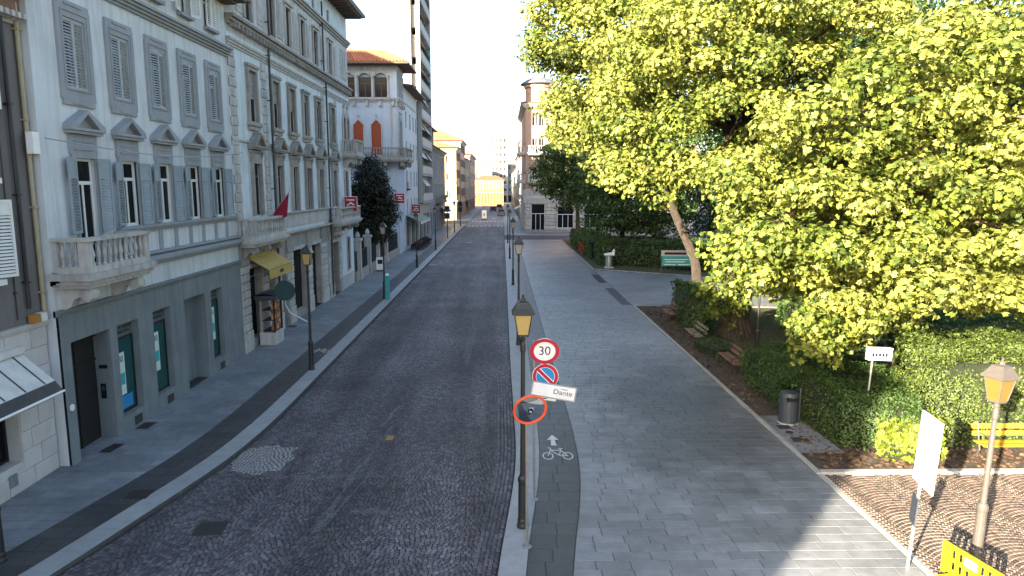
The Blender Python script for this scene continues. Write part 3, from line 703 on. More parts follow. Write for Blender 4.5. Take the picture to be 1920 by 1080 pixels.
fa.mb('alarm_box', MB().box(LA-.66,-.22,3.86,LA-.46,-.06,4.06), 'orange'); fa.mb('alarm_box', MB().box(LA-.42,-.22,3.86,LA-.22,-.06,4.06), 'white_frame')
fa.mb('vent_grille', MB().box(LA-1.75,-.045,.30,LA-1.5,-.02,.58), 'shop_grey')
pos = thing('shop_display', 'dark dressed mannequin standing in the marble shop window', 'mannequin', (XA-.2, 14.1, 0), PI/2)
pos_f = Fac(pos); pos_f.mb('dress', MB().lathe([(.02,.76),(.2,.78),(.16,1.2),(.14,1.35),(.2,1.6),(.17,1.74),(.05,1.80)], 10), 'wicker', 0, .06); pos_f.mb('shoes', MB().box(-.12,-.06,.765,.12,.1,.82), 'white_frame')

# ------------------------------------------------------------------ the bank
XB, B0, B1 = -10.8, 16.62, 28.35
B = thing('bank_building', 'white four storey bank building with grey ground floor and shuttered windows', 'building', (XB, B0, 0), PI/2)
fb = Fac(B); LB = B1-B0
bays = [18.3-B0+2.13*k for k in range(5)]
w1 = [(x-.45, x+.45, 5.88, 7.72) for x in bays]; w1[0] = (bays[0]-.45, bays[0]+.45, 4.93, 7.72)
w2 = [(x-.45, x+.45, 9.42, 11.15) for x in bays]
att = [x+.0 for x in bays]+[]; w3 = [(x-.4, x+.4, 12.75, 13.95) for x in att]
fb.wall('plaster_white', 0, LB, 4.02, 14.1, w1+w2+w3, .22)
gf = [(17.0-B0,18.72-B0,.0,3.16),(19.08-B0,20.22-B0,.52,3.16),(21.08-B0,22.22-B0,.54,3.2),(23.2-B0,24.85-B0,.0,3.22),(25.35-B0,26.4-B0,.58,3.22)]
fb.mb('shop_wall', MB().wall(0, LB, 0, 3.86, gf, .5, -.06), 'shop_grey')
fb.band('fascia_moulding', 'shop_grey', 0, LB, 3.86, 4.02, .16)
for i, x in enumerate(bays):
    full = i == 0; z0, h = (4.93, 2.79) if full else (5.88, 1.84)
    o = casement(fb, x, z0, .9, h, .14, transom=.70 if not full else .76)
    sub(o, 'surround', rect_frame(MB(), .9, h, .10, -.17, -.06, False), 'frame_grey')
    sub(o, 'frieze', MB().box(-.60,-.155,h+.1,.60,-.06,h+.58).box(-.42,-.175,h+.2,.42,-.16,h+.24).box(-.42,-.175,h+.4,.42,-.16,h+.44), 'frame_grey')
    put('pediment', pediment_mesh(1.5, .50, .28), 'frame_grey', o, (0, -.06-.0, h+.68))
    shutters(o, .92, h-.08 if not full else 1.9, .20, 'shutter_blue', .44, 173, 166, .28, .04 if not full else .9)
for i, x in enumerate(bays):
    h = 1.73; o = casement(fb, x, 9.42, .9, h, .16)
    m = MB(); rect_frame(m, .9, h, .26, -.19, -.105, True); m.box(-.68,-.187,h+.26,.68,-.105,h+.40); m.box(-.66,-.187,-.40,.66,-.105,-.26)
    m.box(-.36,-.21,h+.30,.36,-.18,h+.345); m.box(-.3,-.21,-.36,.3,-.18,-.32); rect_frame(m, 1.04, h+.14, .03, -.215, -.17)
    sub(o, 'surround', m, 'frame_grey')
    a = [0, 0, 8, 9, 8][i]; shutters(o, .9, h-.02, .13 if i < 2 else .15, 'shutter_grey', .45, a, a*.3, .0, .01)
for i, x in enumerate(att):
    o = casement(fb, x, 12.75, .8, 1.2, .14); sub(o, 'sill', MB().box(-.5,-.3,-.1,.5,-.1,0), 'frame_grey')
    shutters(o, .8, 1.16, .20, 'shutter_grey' if i % 2 else 'shutter_white', .4, [168,172,165,172,0][i], [110,150,105,150,0][i], .1, .02)
fb.band('sill_course', 'frame_grey', 2.95, LB, 5.66, 5.86, .16)
for k, x in enumerate(bays[1:]):
    for s in (-.62, .42): fb.mb('panel', MB().box(x+s,-.035,5.03,x+s+.22,.01,5.66), 'frame_grey')
fb.band('parapet_course', 'frame_grey', 2.95, LB, 4.98, 5.05, .2, 1)
fb.band('cornice', 'frame_grey', 0, LB, 4.62, 4.86, .26)
fb.mb('ledge_flashing', MB().add([(0,-.26,4.862),(LB,-.26,4.862),(LB,0,4.978),(0,0,4.978)], [(0,1,2,3)]), 'frame_grey')
fb.band('upper_cornice', 'frame_grey', 0, LB, 12.02, 12.36, .28, 4)
m = MB(); m.box(-.1,-.85,14.1,LB+.1,.3,14.22); m.box(0,-.5,13.98,LB,.1,14.1); fb.mb('eaves', m, 'eave_wood')
shell(B, 0, LB, 11, 14.1, 'plaster_white'); pitched(B, 0, LB, 0, 11, 14.23, 1.6, .8, 'roof_tile', rafters=0)
o = balcony(fb, .05, 3.0, .86, 4.92, .86, 10, 3, 'stone', slab=.36)
scroll(o, .4, 4.56, .78, .56, .30, 'stone'); scroll(o, 2.6, 4.56, .78, .56, .30, 'stone')
# ground floor openings of the bank
def shop_win(f, op, dep, pane, name='shop_window'):
    a, b, c, d = op; o = f.mb(name, rect_frame(MB(), b-a-.10, d-c-.10, .048, dep-.06, dep), 'dark_wood', (a+b)/2, -.06, c+.05)
    sub(o, 'pane', MB().box(-(b-a)/2+.05, dep-.03, 0, (b-a)/2-.05, dep-.012, d-c-.1), pane); return o
lt = text_mesh('BANCA DI CREDITO\nCOOPERATIVO', .135)
l130 = text_mesh('130', .26)
for i in (1, 2, 4):
    a, b, c, d = gf[i]; head = .42
    o = shop_win(fb, (a, b, c, d-head), .26, 'pane_teal')
    hp = fb.mb('header_panel', MB().box(a+.005,.16,d-head,b-.005,.2,d-.005), 'sign_grey')
    t = put('lettering', lt, 'sign_black', hp, ((a+b)/2-.02, .155, d-head+.2), (PI/2,0,0), (.93,1,1))
    p = put('poster', MB().box(-.24,-.004,-.62,.24,.004,.62).mesh('poster'), 'poster', o, (-.22+.04*i, .215, 1.1 if i == 1 else 1.25))
    put('lettering', l130, 'sign_black', p, (0,-.006,.42), (PI/2,0,0), (.9,1,1))
    sub(p, 'print', MB().box(-.17,-.009,-.32,.2,-.005,.02), 'teal_board')
    sub(o, 'notice', MB().box(-.3,.21,.06,.36,.216,.44), 'sign_blue') if i == 1 else None
    fb.mb('vent_grille', MB().box((a+b)/2-.02,-.075,.08,(a+b)/2+.38,-.05,.36), 'iron_lid')
a, b, c, d = gf[0]
fb.mb('door', MB().box(a+.01,.40,.05,b-.01,.43,d-.01).box(a+.8,.375,.05,a+.84,.40,d-.02).box(a+.01,.37,2.3,b-.01,.40,2.36), 'dark_wood')
cm = fb.mb('cash_machine', MB().box(b-.016,.16,1.2,b-.001,.3,1.62), 'sign_black')
sub(cm, 'screen', MB().box(b-.02,.19,1.42,b-.0165,.27,1.55), 'pane_teal'); fb.mb('door_plate', MB().box(b-.016,.08,2.05,b-.002,.3,2.15), 'sign_black')
fb.mb('round_plate', MB().tube([(16.82-B0,-.062,1.55),(16.82-B0,-.075,1.55)], .09, 16), 'sign_white'); fb.mb('camera_dome', MB().lathe([(.06,0),(.06,.05),(.03,.1)], 10), 'sign_black', b-.3, .2, 3.02)
a, b, c, d = gf[3]
fb.mb('door', MB().box(a+.01,.40,.05,b-.01,.43,d-.01).box((a+b)/2-.04,.38,.05,(a+b)/2+.04,.40,d), 'shop_grey'); fb.mb('door_mat', MB().box(a+.1,-.04,.105,b-.1,.36,.118), 'iron_lid')
# cable strung along the facade
m = MB(); pts = [(-.3+t*(LB+.4), -.35-.15*math.sin(PI*t), 8.1+.25*t-.28*math.sin(PI*t)) for t in np.linspace(0,1,24)]
fb.mb('cable', m.tube(pts, .016, 5), 'pale_grey')
def sum_m(l):
    m = MB()
    for q in l: m.add(q.v, q.f)
    return m
# ------------------------------------------------------------------ ornate palazzo
XC, C0, C1 = -10.8, 28.4, 50.2
CB = thing('ornate_palazzo', 'pale blue palazzo with stone pediments, quoins and rusticated shop arches', 'building', (XC, C0, 0), PI/2)
fc = Fac(CB); LC = C1-C0; HC = 18.6
bc = [y-C0 for y in (30.9,34.0,36.55,39.1,41.7,45.1)]
o1 = [(x-.45, x+.45, 5.75, 8.0) for x in bc]+[(48.0-C0,49.0-C0,5.75,8.0)]
o2 = [(x-.46, x+.46, 9.75, 11.9) for x in bc]
o3 = [(x-.42, x+.42, 14.0, 15.85) for x in bc]
o4 = [(x-.28, x+.28, 17.1, 17.8) for x in bc]
fc.wall('plaster_c', 0, LC, 4.75, 13.05, o1+o2, .3); fc.wall('fresco', 0, LC, 13.05, 16.6, o3, .25); fc.wall('plaster_c', 0, LC, 16.6, HC, o4, .2)
for i, x in enumerate(bc):
    o = casement(fc, x, 5.75, .9, 2.25, .12, 'shutter_brown', 'pane', .74)
    m = rect_frame(MB(), .9, 2.25, .14, -.22, -.06, False); m.box(-.6,-.20,2.39,.6,-.06,2.75); m.box(-.72,-.26,2.7,.72,-.06,2.80)
    sub(o, 'surround', m, 'stone_dark'); put('pediment', pediment_mesh(1.66, .62, .34), 'stone_dark', o, (0,-.10,2.92))
    for s in (-1,1): sub(o, 'bracket', MB().prism([(0,0),(0,-.5),(-.08,-.45),(-.2,-.1),(-.2,0)], -.07, .07, 'x'), 'stone_dark', (s*.58,-.08,2.78))
for i, x in enumerate(bc):
    o = casement(fc, x, 9.75, .92, 2.15, .12, 'shutter_brown', 'pane', .0)
    sub(o, 'surround', rect_frame(MB(), .92, 2.15, .17, -.20, -.06, False).box(-.7,-.26,2.3,.7,-.06,2.42), 'stone_dark'); sub(o, 'sill', MB().box(-.72,-.28,-.16,.72,-.06,-.005).box(-.6,-.22,-.34,.6,-.08,-.16), 'stone_dark')
    hh = [1.15,.95,1.05,.3,.25,.3][i]; m = MB()
    k = 0
    while k*.055 < hh: m.box(-.44,-.06,2.14-k*.055-.05,.44,-.038,2.14-k*.055); k += 1
    sub(o, 'roller_blind', m, 'stone_dark')
for x in bc:
    o = casement(fc, x, 14.0, .84, 1.85, .12, 'shutter_brown', 'pane_brown', .0)
    sub(o, 'surround', rect_frame(MB(), .84, 1.85, .13, -.17, -.06, False).box(-.62,-.26,1.98,.62,-.06,2.08), 'stone')
    o = fc.mb('attic_window', MB().box(-.28,.1,0,.28,.14,.7), 'pane_brown', x, 0, 17.1)
# painted pilaster panels between third floor windows
for a, b in zip([.6]+bc, bc+[LC-2.2]):
    if b-a > 1.6: fc.mb('fresco_panel', MB().box((a+b)/2-.36,-.03,14.1,(a+b)/2+.36,.01,15.9).box((a+b)/2-.25,-.05,14.3,(a+b)/2+.25,-.03,15.7), 'stone')
fc.band('upper_cornice', 'stone', 0, LC, 12.55, 12.85, .14); fc.band('sill_cornice', 'stone_dark', 0, LC, 13.35, 13.72, .34)
cor = MB().box(-.05,-.26,-.16,.05,0,0).mesh('corbel')
for k in range(52): fc.put('corbel', cor, 'stone_dark', .3+k*(LC-.6)/51, -.04, 13.42)
fc.band('top_cornice', 'stone', 0, LC, 16.5, 16.85, .3); fc.band('frieze_course', 'stone', 0, LC, 4.60, 4.78, .3)
fc.band('pediment_course', 'stone', 0, LC, 8.84, 8.93, .07, 1)
# quoins
for x0 in (.0, 4.05-.35, 14.85-.75, 17.35): blocks(fc, x0, x0+.72, 4.8, 12.5, .385, .05, 'stone', True, 'quoin')
pipe(fc, 4.55, .3, 13.2, .055, 'pipe_dark', -.16); pipe(fc, 14.95, .3, 13.2, .055, 'pipe_dark', -.16); pipe(fc, 4.75, 13.8, 17.8, .05, 'pipe_dark', -.16); pipe(fc, 14.6, 13.8, 17.8, .05, 'pipe_dark', -.16)
# ground floor: rusticated piers and dark shop openings
gopen = [(29.35-C0,31.0-C0,.45,3.55),(31.72-C0,32.7-C0,.35,3.55),(33.6-C0,34.5-C0,.1,3.3),(35.6-C0,38.2-C0,.45,3.75),(39.1-C0,41.2-C0,.1,3.75),(44.0-C0,45.7-C0,.1,3.5)]
fc.mb('ground_wall', MB().wall(0, LC, 0, 4.6, gopen+[(48.1-C0,48.9-C0,1.3,3.5)], .5, .0), 'stone_dark')
piers = [(0,.93),(31.02-C0,31.7-C0),(32.72-C0,33.58-C0),(34.52-C0,35.58-C0),(38.22-C0,39.08-C0),(41.22-C0,42.5-C0),(42.9-C0,43.96-C0),(45.72-C0,46.4-C0)]
for a, b in piers:
    blocks(fc, a+.01, b-.01, .95, 3.72, .36, .09, 'stone'); fc.put('plinth', MB().bbox(a,-.13,0,b,.02,.94,.02).mesh('plinth'), 'stone')
    fc.put('capital', MB().box(a,-.13,3.74,b,.02,4.0).box(a+.06,-.09,4.0,b-.06,.02,4.58).mesh('capital'), 'stone_dark')
pl = MB().box(46.45-C0,-.04,.0,LC-.0,.02,1.0); fc.mb('plinth_course', pl, 'stone')
fc.mb('smooth_wall', MB().wall(46.45-C0, LC, 1.0, 4.55, [(48.1-C0,48.9-C0,1.3,3.5)], .1, -.03), 'plaster_c')
fc.mb('niche_window', MB().box(48.12-C0,.3,1.32,48.88-C0,.33,3.48), 'pane_brown'); fc.mb('niche_surround', rect_frame(MB(), .8, 2.2, .12, -.09, -.02), 'stone', 48.5-C0, 0, 1.3)
for i, (a, b, c, d) in enumerate(gopen):
    shop_win(fc, (a, b, c, d), .45, ['pane','pane','pane','pane_brown','pane_brown','pane_brown'][i], 'shop_window' if c > .2 else 'doorway')
    if i in (3,4): fc.mb('lattice', MB().add(*(lambda m: (m.v, m.f))(sum_m([MB().box(a+.05+k*.24,.30,c+.05,a+.08+k*.24,.33,d-.1) for k in range(int((b-a)/.24))]))), 'dark_wood')
    fc.mb('lintel', MB().box(a-.02,-.10,d,b+.02,.02,d+.18), 'stone')
fc.mb('eaves', MB().box(-.1,-1.15,HC,LC+.5,.3,HC+.16), 'eave_wood')
raf = MB().box(-.07,-1.1,-.2,.07,0,0).mesh('rafter')
for k in range(34): fc.put('rafter', raf, 'eave_wood', .25+k*(LC-.5)/33, 0, HC)
shell(CB, 0, LC, 12, HC, 'plaster_c'); pitched(CB, 0, LC, 0, 12, HC+.16, 1.8, 1.15, 'roof_tile')
MB().box(7.0,11.9,0,33.5,30,24.6).build('shade_block', 'plaster_c', CB)  # unseen block added behind the palazzo to shade the villa front
o = balcony(fc, .05, 4.1, .72, 4.82, .88, 13, 2, 'stone', slab=.3); [scroll(o, x, 4.52, .62, .5, .25, 'stone_dark') for x in (.5, 2.05, 3.7)]
o = balcony(fc, 15.1, 21.2, .72, 4.82, .88, 20, 2, 'stone', slab=.3); [scroll(o, x, 4.52, .62, .5, .25, 'stone_dark') for x in (15.5, 18.2, 20.8)]
fc.band('parapet', 'stone', 4.25, 14.95, 4.98, 5.58, .06, 1); fc.band('sill_course', 'stone', 4.25, 14.95, 5.58, 5.74, .2)
o = balcony(fc, 19.4, 21.75, .95, 9.2, .95, 8, 3, 'stone', slab=.3, square=True); [scroll(o, x, 8.9, .85, .6, .25, 'stone') for x in (19.8, 21.4)]
def gothic(f, cx, z0, w, h, fill, material='stone', rise=.45, nm='pointed_window'):
    # pointed arch: filled leaf plus moulded frame and finial
    def prof(hw, top):
        pts = [(-hw,0),(hw,0),(hw,h-rise)]
        for t in np.linspace(0,1,7)[1:]: pts.append((hw*(1-t**1.5)*(1-.25*math.sin(PI*t)), h-rise+top*t))
        for x, z in pts[2:-1][::-1]: pts.append((-x, z))
        return pts
    a = f.mb(nm, MB().prism(prof(w/2, rise), -.02, .03), fill, cx, -.03, z0)
    P_, Q = prof(w/2+.1, rise+.28), prof(w/2, rise); m = MB(); n = len(P_)
    for i in range(2, n-1): m.add([(P_[i][0],-.1,P_[i][1]),(P_[i+1][0],-.1,P_[i+1][1]),(Q[i+1][0],-.1,Q[i+1][1]),(Q[i][0],-.1,Q[i][1]),(P_[i][0],.05,P_[i][1]),(P_[i+1][0],.05,P_[i+1][1]),(Q[i+1][0],.05,Q[i+1][1]),(Q[i][0],.05,Q[i][1])], [(0,1,2,3),(0,4,5,1),(3,2,6,7)])
    m.box(-w/2-.1,-.1,0,-w/2,.05,h-rise); m.box(w/2,-.1,0,w/2+.1,.05,h-rise)
    m.lathe([(.03,0),(.03,.1),(.09,.2),(.1,.28),(.02,.36)], 8, (0,-.05,h+.25)); sub(a, 'frame', m, material); return a
for x in (19.95, 21.0): gothic(fc, x, 9.3, .7, 2.6, 'pane_brown')
for x in (19.9, 20.9): casement(fc, x, 14.2, .75, 1.9, .02, 'stone', 'pane_brown', .0)
fc.mb('corner_window', MB().box(48.2-C0,-.02,5.75,48.95-C0,.02,8.0), 'pane_brown'); fc.mb('window_surround', rect_frame(MB(), .85, 2.25, .12, -.1, .0, False), 'stone', 48.58-C0, 0, 5.75)
# canopy stone over the far doorway
fc.mb('door_canopy', MB().box(43.9-C0,-.7,4.05,45.8-C0,.0,4.2).box(44.0-C0,-.6,3.95,45.7-C0,0,4.05), 'stone')

yaw = thing('yellow_awning', 'ochre yellow awning with dark lettering over the rusticated shop', 'awning', (XC, 29.2, 0), PI/2)
fy = Fac(yaw); a0, a1 = .1, 3.3
fy.mb('canopy', MB().add([(a0,-.1,4.02),(a1,-.1,4.02),(a1,-.92,3.52),(a0,-.92,3.52),(a0,-.1,3.98),(a1,-.1,3.98),(a1,-.92,3.48),(a0,-.92,3.48)], [(0,3,2,1),(4,5,6,7),(0,1,5,4),(1,2,6,5),(3,0,4,7)]), 'awning_yellow')
v_ = fy.mb('valance', MB().box(a0,-.94,3.1,a1,-.92,3.5), 'awning_yellow')
for k in range(6): sub(v_, 'lettering', MB().box(1.45+k*.09,-.948,3.24,1.51+k*.09,-.942,3.36+.04*(k % 2)), 'sign_black')
for x in (a0+.05, a1-.05): fy.mb('arm', MB().tube([(x,-.05,3.2),(x,-.9,3.5)], .018, 6), 'steel')
fy.mb('roller', MB().box(a0,-.14,3.98,a1,-.13+.12,4.12), 'awning_yellow')

kio = thing('display_kiosk', 'glass display case of orange packets under a curved dark roof', 'kiosk', (XC+.45, 30.55, SW), PI/2)
fk = Fac(kio)
fk.mb('base', MB().box(-.55,-.38,0,.55,.32,.55), 'stone'); fk.mb('back', MB().box(-.5,.2,.55,.5,.3,2.0), 'stone_dark')
rf = MB(); n = 8
for k in range(n):
    t0, t1 = -.7+1.4*k/n, -.7+1.4*(k+1)/n
    rf.add([(-.66,-.5+k*.95/n,2.0+.28*math.cos(t0)),(.66,-.5+k*.95/n,2.0+.28*math.cos(t0)),(.66,-.5+(k+1)*.95/n,2.0+.28*math.cos(t1)),(-.66,-.5+(k+1)*.95/n,2.0+.28*math.cos(t1))], [(0,1,2,3)])
rf.box(-.66,-.5,2.0,.66,.45,2.2); fk.mb('roof', rf, 'bin_dark')
for x in (-.52, .46): fk.mb('corner_post', MB().box(x,-.36,.55,x+.06,-.30,2.0), 'dark_wood')
for s in range(3):
    fk.mb('shelf', MB().box(-.46,-.32,.6+s*.46,.46,.2,.63+s*.46), 'dark_wood')
    for k in range(9):
        h = random.uniform(.2,.34); fk.mb('packet', MB().box(-.45+k*.1,-.31,.63+s*.46,-.37+k*.1,-.18,.63+s*.46+h), 'wares')
fl = thing('red_flag', 'crimson flag drooping from a slanted pole above the palazzo balcony', 'flag', (XC, 32.0, 5.45), PI/2); fl.scale = (.72,.72,.8)
ff = Fac(fl)
ff.mb('pole', MB().tube([(0,-.1,0),(.35,-1.5,1.75)], .022, 6), 'pale_grey')
m = MB(); nu, nv = 9, 12
for j in range(nv+1):
    for i in range(nu+1):
        t, s = j/nv, i/nu; x0, y0, z0 = .12+.22*s, -.55-.85*s, .62+1.0*s
        fold = .09*math.sin(9*s+3*t)*t; m.v.append((x0-.45*t*(1-.3*s)+fold, y0+.12*t+fold*.7, z0-t*(.62+.75*s)))
m.f += [(j*(nu+1)+i, j*(nu+1)+i+1, (j+1)*(nu+1)+i+1, (j+1)*(nu+1)+i) for j in range(nv) for i in range(nu)]
ff.mb('cloth', m, 'flag_red', smooth=True)
def box_sign(label, loc, w, h, logo):
    t = thing('projecting_sign', label, 'sign', loc, PI/2); f = Fac(t)
    f.mb('board', MB().box(-.07,-w,0,.07,0,h), 'sign_red'); f.mb('bracket', MB().box(-.02,0,h*.7,.02,.5,h*.7+.05).box(-.02,0,h*.2,.02,.5,h*.2+.05), 'black_iron')
    m = MB(); m.box(-.078,-w*.86,h*.28,-.072,-w*.14,h*.33); m.box(-.078,-w*.8,h*.74,-.072,-w*.2,h*.80)
    m.prism([(-w*.8,h*.45),(-w*.5,h*.66),(-w*.42,h*.60),(-w*.72,h*.42)], -.078, -.072, 'x'); m.prism([(-w*.52,h*.62),(-w*.2,h*.44),(-w*.26,h*.38),(-w*.56,h*.56)], -.078, -.072, 'x')
    f.mb('emblem', m, 'sign_white'); f.mb('rim', MB().box(-.074,-w,0,-.071,-w+.03,h).box(-.074,-.03,0,-.071,0,h).box(-.074,-w,h-.03,-.071,0,h).box(-.074,-w,0,-.071,0,.03), 'sign_white')
box_sign('red square sign with white emblem on the corner of the pale palazzo', (-10.75, 47.6, 5.3), .9, 1.05, 0)
tw = thing('direction_arm', 'round dark traffic sign disc on a bent steel arm below the palazzo', 'traffic sign', (-8.35, 25.9, 0), 0)
MB().tube([(1.0,-.1,1.95),(.35,-.1,2.3),(.2,-.1,2.6),(.2,-.1,3.5)], .03, 8).build('arm', 'steel', tw)
MB().tube([(.2,-.135,3.15),(.2,-.115,3.15)], .36, 24).build('disc', 'disc_dark', tw); MB().tube([(.2,-.12,3.15),(.2,-.10,3.15)], .385, 24).build('rim', 'black_iron', tw)

# ------------------------------------------------------------------ courtyard, venetian style villa
gate = thing('courtyard_gate', 'dark iron courtyard gate between white stone pillars beside the magnolia', 'gate', (XC, 50.6, 0), PI/2)
fg = Fac(gate)
for x in (1.2, 5.0, 9.0, 13.2): 
    fg.mb('pillar', MB().box(x-.3,-.3,0,x+.3,.3,.5).box(x-.24,-.24,.5,x+.24,.24,3.0).box(x-.32,-.32,3.0,x+.32,.32,3.2).lathe([(.1,0),(.2,.15),(.12,.4),(.02,.5)], 8, (x,0,3.2)), 'stone')
for x0, x1 in ((0,.85),(1.55,4.7),(5.3,8.7),(9.3,12.9),(13.6,20.9)):
    fg.mb('low_wall', MB().box(x0,-.16,0,x1,.16,.8), 'stone_dark')
    n = int((x1-x0)/.14); m = MB()
    for k in range(n): m.box(x0+.07+k*.14-.012,-.012,.8,x0+.07+k*.14+.012,.012,2.3)
    m.box(x0,-.02,2.2,x1,.02,2.25); fg.mb('railing', m, 'black_iron')
VY, VX = 72.0, -10.6
V_ = thing('venetian_villa', 'bluish villa with pointed red blinds, arched loggia and red tiled roof', 'building', (VX, VY, 0), 0)
v0 = Fac(V_); v1 = Fac(V_, 0, 0, PI/2); HV = 19.0; WV = 12.0; LV = 4.2
loggia = [(-3.85,-2.55,15.9,18.35),(-2.25,-.95,15.9,18.35),(-5.5,-4.2,15.9,18.35)]
v0.wall('plaster_d', -WV, 0, 0, HV, loggia, .35); v1.wall('plaster_d', 0, LV, 0, HV, [(.7,1.5,15.9,18.35),(1.75,2.55,15.9,18.35),(2.8,3.6,15.9,18.35)], .35)
for a, b, c, d in loggia:
    o = casement(v0, (a+b)/2, c, b-a, d-c-.45, .3, 'shutter_brown', 'pane_brown', .66)
    # segmental stone arch over the light
    m = MB(); P0 = [(-(b-a)/2+(b-a)*k/8, d-c-.45+.38*math.sin(PI*k/8)) for k in range(9)]
    m.prism(P0+[((b-a)/2,d-c),(-(b-a)/2,d-c)], -.3, .02); sub(o, 'arch', m, 'stone')
for x in (-2.4, -4.02, -.86, -5.65): v0.mb('column', MB().lathe([(.15,0),(.15,.12),(.1,.2),(.085,1.75),(.11,1.85),(.17,2.05),(.17,2.15)], 10), 'stone', x, -.06, 15.9)
for x in (.62, 1.62, 2.68, 3.68): v1.mb('column', MB().lathe([(.13,0),(.08,.2),(.07,1.75),(.14,2.05),(.14,2.4)], 8), 'stone', x, -.05, 15.9)
v0.band('loggia_sill', 'stone', -WV, .2, 15.45, 15.85, .28); v1.band('loggia_sill', 'stone', -.2, LV, 15.45, 15.85, .28)
cb = MB().box(-.12,-.3,-.4,.12,0,0).mesh('corbel')
for k in range(5): v0.put('corbel', cb, 'stone', -.4-k*1.3, 0, 15.45)
for k in range(4): v1.put('corbel', cb, 'stone', .4+k*1.1, 0, 15.45)
v0.band('frieze', 'stone', -WV, .1, 18.45, 18.95, .12); v1.band('frieze', 'stone', -.1, LV, 18.45, 18.95, .12)
for x in (-2.15, -3.95, -5.75): gothic(v0, x, 10.25 if x > -3 else 10.25, 1.0, 3.4, 'blind_red')
v0.mb('corner_pilaster', MB().box(-.75,-.06,9.8,-.55,.02,15.4).box(-.12,-.06,9.8,.06,.02,15.4), 'stone')
for x in (1.1, 2.2): gothic(v1, x, 10.4, .7, 3.6, 'pane_brown')
o = balcony(v0, -6.9, .9, 1.0, 9.85, 1.05, 26, 3, 'stone_dark', slab=.4); [scroll(o, x, 9.45, .9, .7, .3, 'stone_dark') for x in (-5.6,-3.2,-1.2,.5)]
o = balcony(v1, -.0, 3.6, 1.0, 9.84, 1.05, 14, 3, 'stone_dark', slab=.4); [scroll(o, x, 9.45, .9, .7, .3, 'stone_dark') for x in (.5,1.8,3.2)]
for x, w_ in ((-2.2,1.2),(-5.0,1.2)): v0.mb('doorway', MB().box(x-w_/2,-.03,0,x+w_/2,.02,3.2), 'dark_wood'); v0.mb('door_surround', rect_frame(MB(), w_, 3.2, .25, -.12, -.0, False), 'stone', x)
m = MB(); m.add([(-WV,0,HV),(0,0,HV),(0,LV,HV),(-WV,LV,HV)], [(0,1,2,3)]); m.add([(-WV,0,0),(-WV,0,HV),(-WV,LV,HV),(-WV,LV,0)], [(0,1,2,3)]); m.build('rear_walls', 'plaster_d', V_)
rf = MB().add([(-WV-1,-1.3,HV+.15),(1.4,-1.3,HV+.15),(1.4,LV+.9,HV+.15),(-WV-1,LV+.9,HV+.15),(-WV,1.6,HV+2.0),(-1.2,1.6,HV+1.7)], [(0,1,5,4),(1,2,5),(2,3,4,5),(3,0,4)]).build('roof', 'roof_tile', V_)
sub(rf, 'eave', MB().box(-WV-1,-1.3,HV,1.4,LV+.9,HV+.146), 'eave_wood')
def tile_rows(parent, a, b, c, d, n):
    # half round tile courses running from the ridge (a,b) to the eave (c,d)
    a, b, c, d = map(Vector, (a,b,c,d))
    for k in range(n):
        t = (k+.5)/n; p, q = a.lerp(b, t), c.lerp(d, t); MB().tube([p, q], .085, 6).build('tile_course', 'roof_tile', parent)
tile_rows(rf, (-WV,1.6,HV+2.04), (-1.2,1.6,HV+1.74), (-WV-1,-1.3,HV+.19), (1.4,-1.3,HV+.19), 44)
# plain street wing of the villa
W0, W1 = LV, 16.2; HW = 17.6
wops = []
for z0 in (3.9, 7.0, 10.2, 13.4): wops += [(x-.45, x+.45, z0, z0+1.75) for x in (6.2, 9.6, 12.6, 15.0)]
v1.wall('plaster_d2', W0, W1, 0, HW, wops+[(4.8,8.2,.3,3.0),(9.0,12.0,.3,3.0),(12.8,15.6,.3,3.0)], .3)
for a, b, c, d in wops:
    casement(v1, (a+b)/2, c, .9, 1.75, .26, 'shutter_brown', 'pane', .0)
for x, z0 in ((6.2,10.2),(6.2,7.0)): v1.mb('window_cloth', MB().box(x-.5,-.12,z0-.15,x+.5,-.02,z0+.75 if z0 > 9 else z0+.5), 'pink_pale'); v1.mb('flower_box', MB().box(x-.55,-.3,z0-.4,x+.55,0,z0-.2), 'dark_wood')
for a, b in ((4.8,8.2),(9.0,12.0),(12.8,15.6)): v1.mb('shop_window', MB().box(a+.02,.2,.32,b-.02,.24,2.98), 'pane_brown')
v1.mb('shop_pilaster', MB().box(4.3,-.06,0,4.75,.01,3.2).box(8.25,-.06,0,8.95,.01,3.2).box(12.05,-.06,0,12.75,.01,3.2).box(15.65,-.06,0,16.15,.01,3.2), 'stone')
v1.mb('top_band', MB().box(W0,-.05,14.9+1.0,W1,.01,16.1), 'stone')
MB().add([(-WV,W0,HW),(0,W0,HW),(0,W1,HW),(-WV,W1,HW)], [(0,1,2,3)]).add([(-WV,W1,0),(0,W1,0),(0,W1,HW),(-WV,W1,HW)], [(0,1,2,3)]).add([(-WV,W0,0),(-WV,W1,0),(-WV,W1,HW),(-WV,W0,HW)], [(0,1,2,3)]).build('rear_walls', 'plaster_d2', V_)
MB().box(-WV-.5,W0+.0,HW,1.1,W1+.3,HW+.14).build('eaves', 'eave_wood', V_)
MB().add([(-WV-.5,W0+.0,HW+.145),(1.1,W0+.0,HW+.145),(1.1,W1+.3,HW+.145),(-WV-.5,W1+.3,HW+.145),(-WV/2,W0+3,HW+1.4),(-WV/2,W1-3,HW+1.4)], [(0,1,4),(1,2,5,4),(2,3,5),(3,0,4,5)]).build('roof', 'roof_tile', V_)
ga = thing('striped_awning', 'greenish shop awning under the pink flower boxes of the villa wing', 'awning', (VX, VY+4.6, 0), PI/2); fga = Fac(ga)
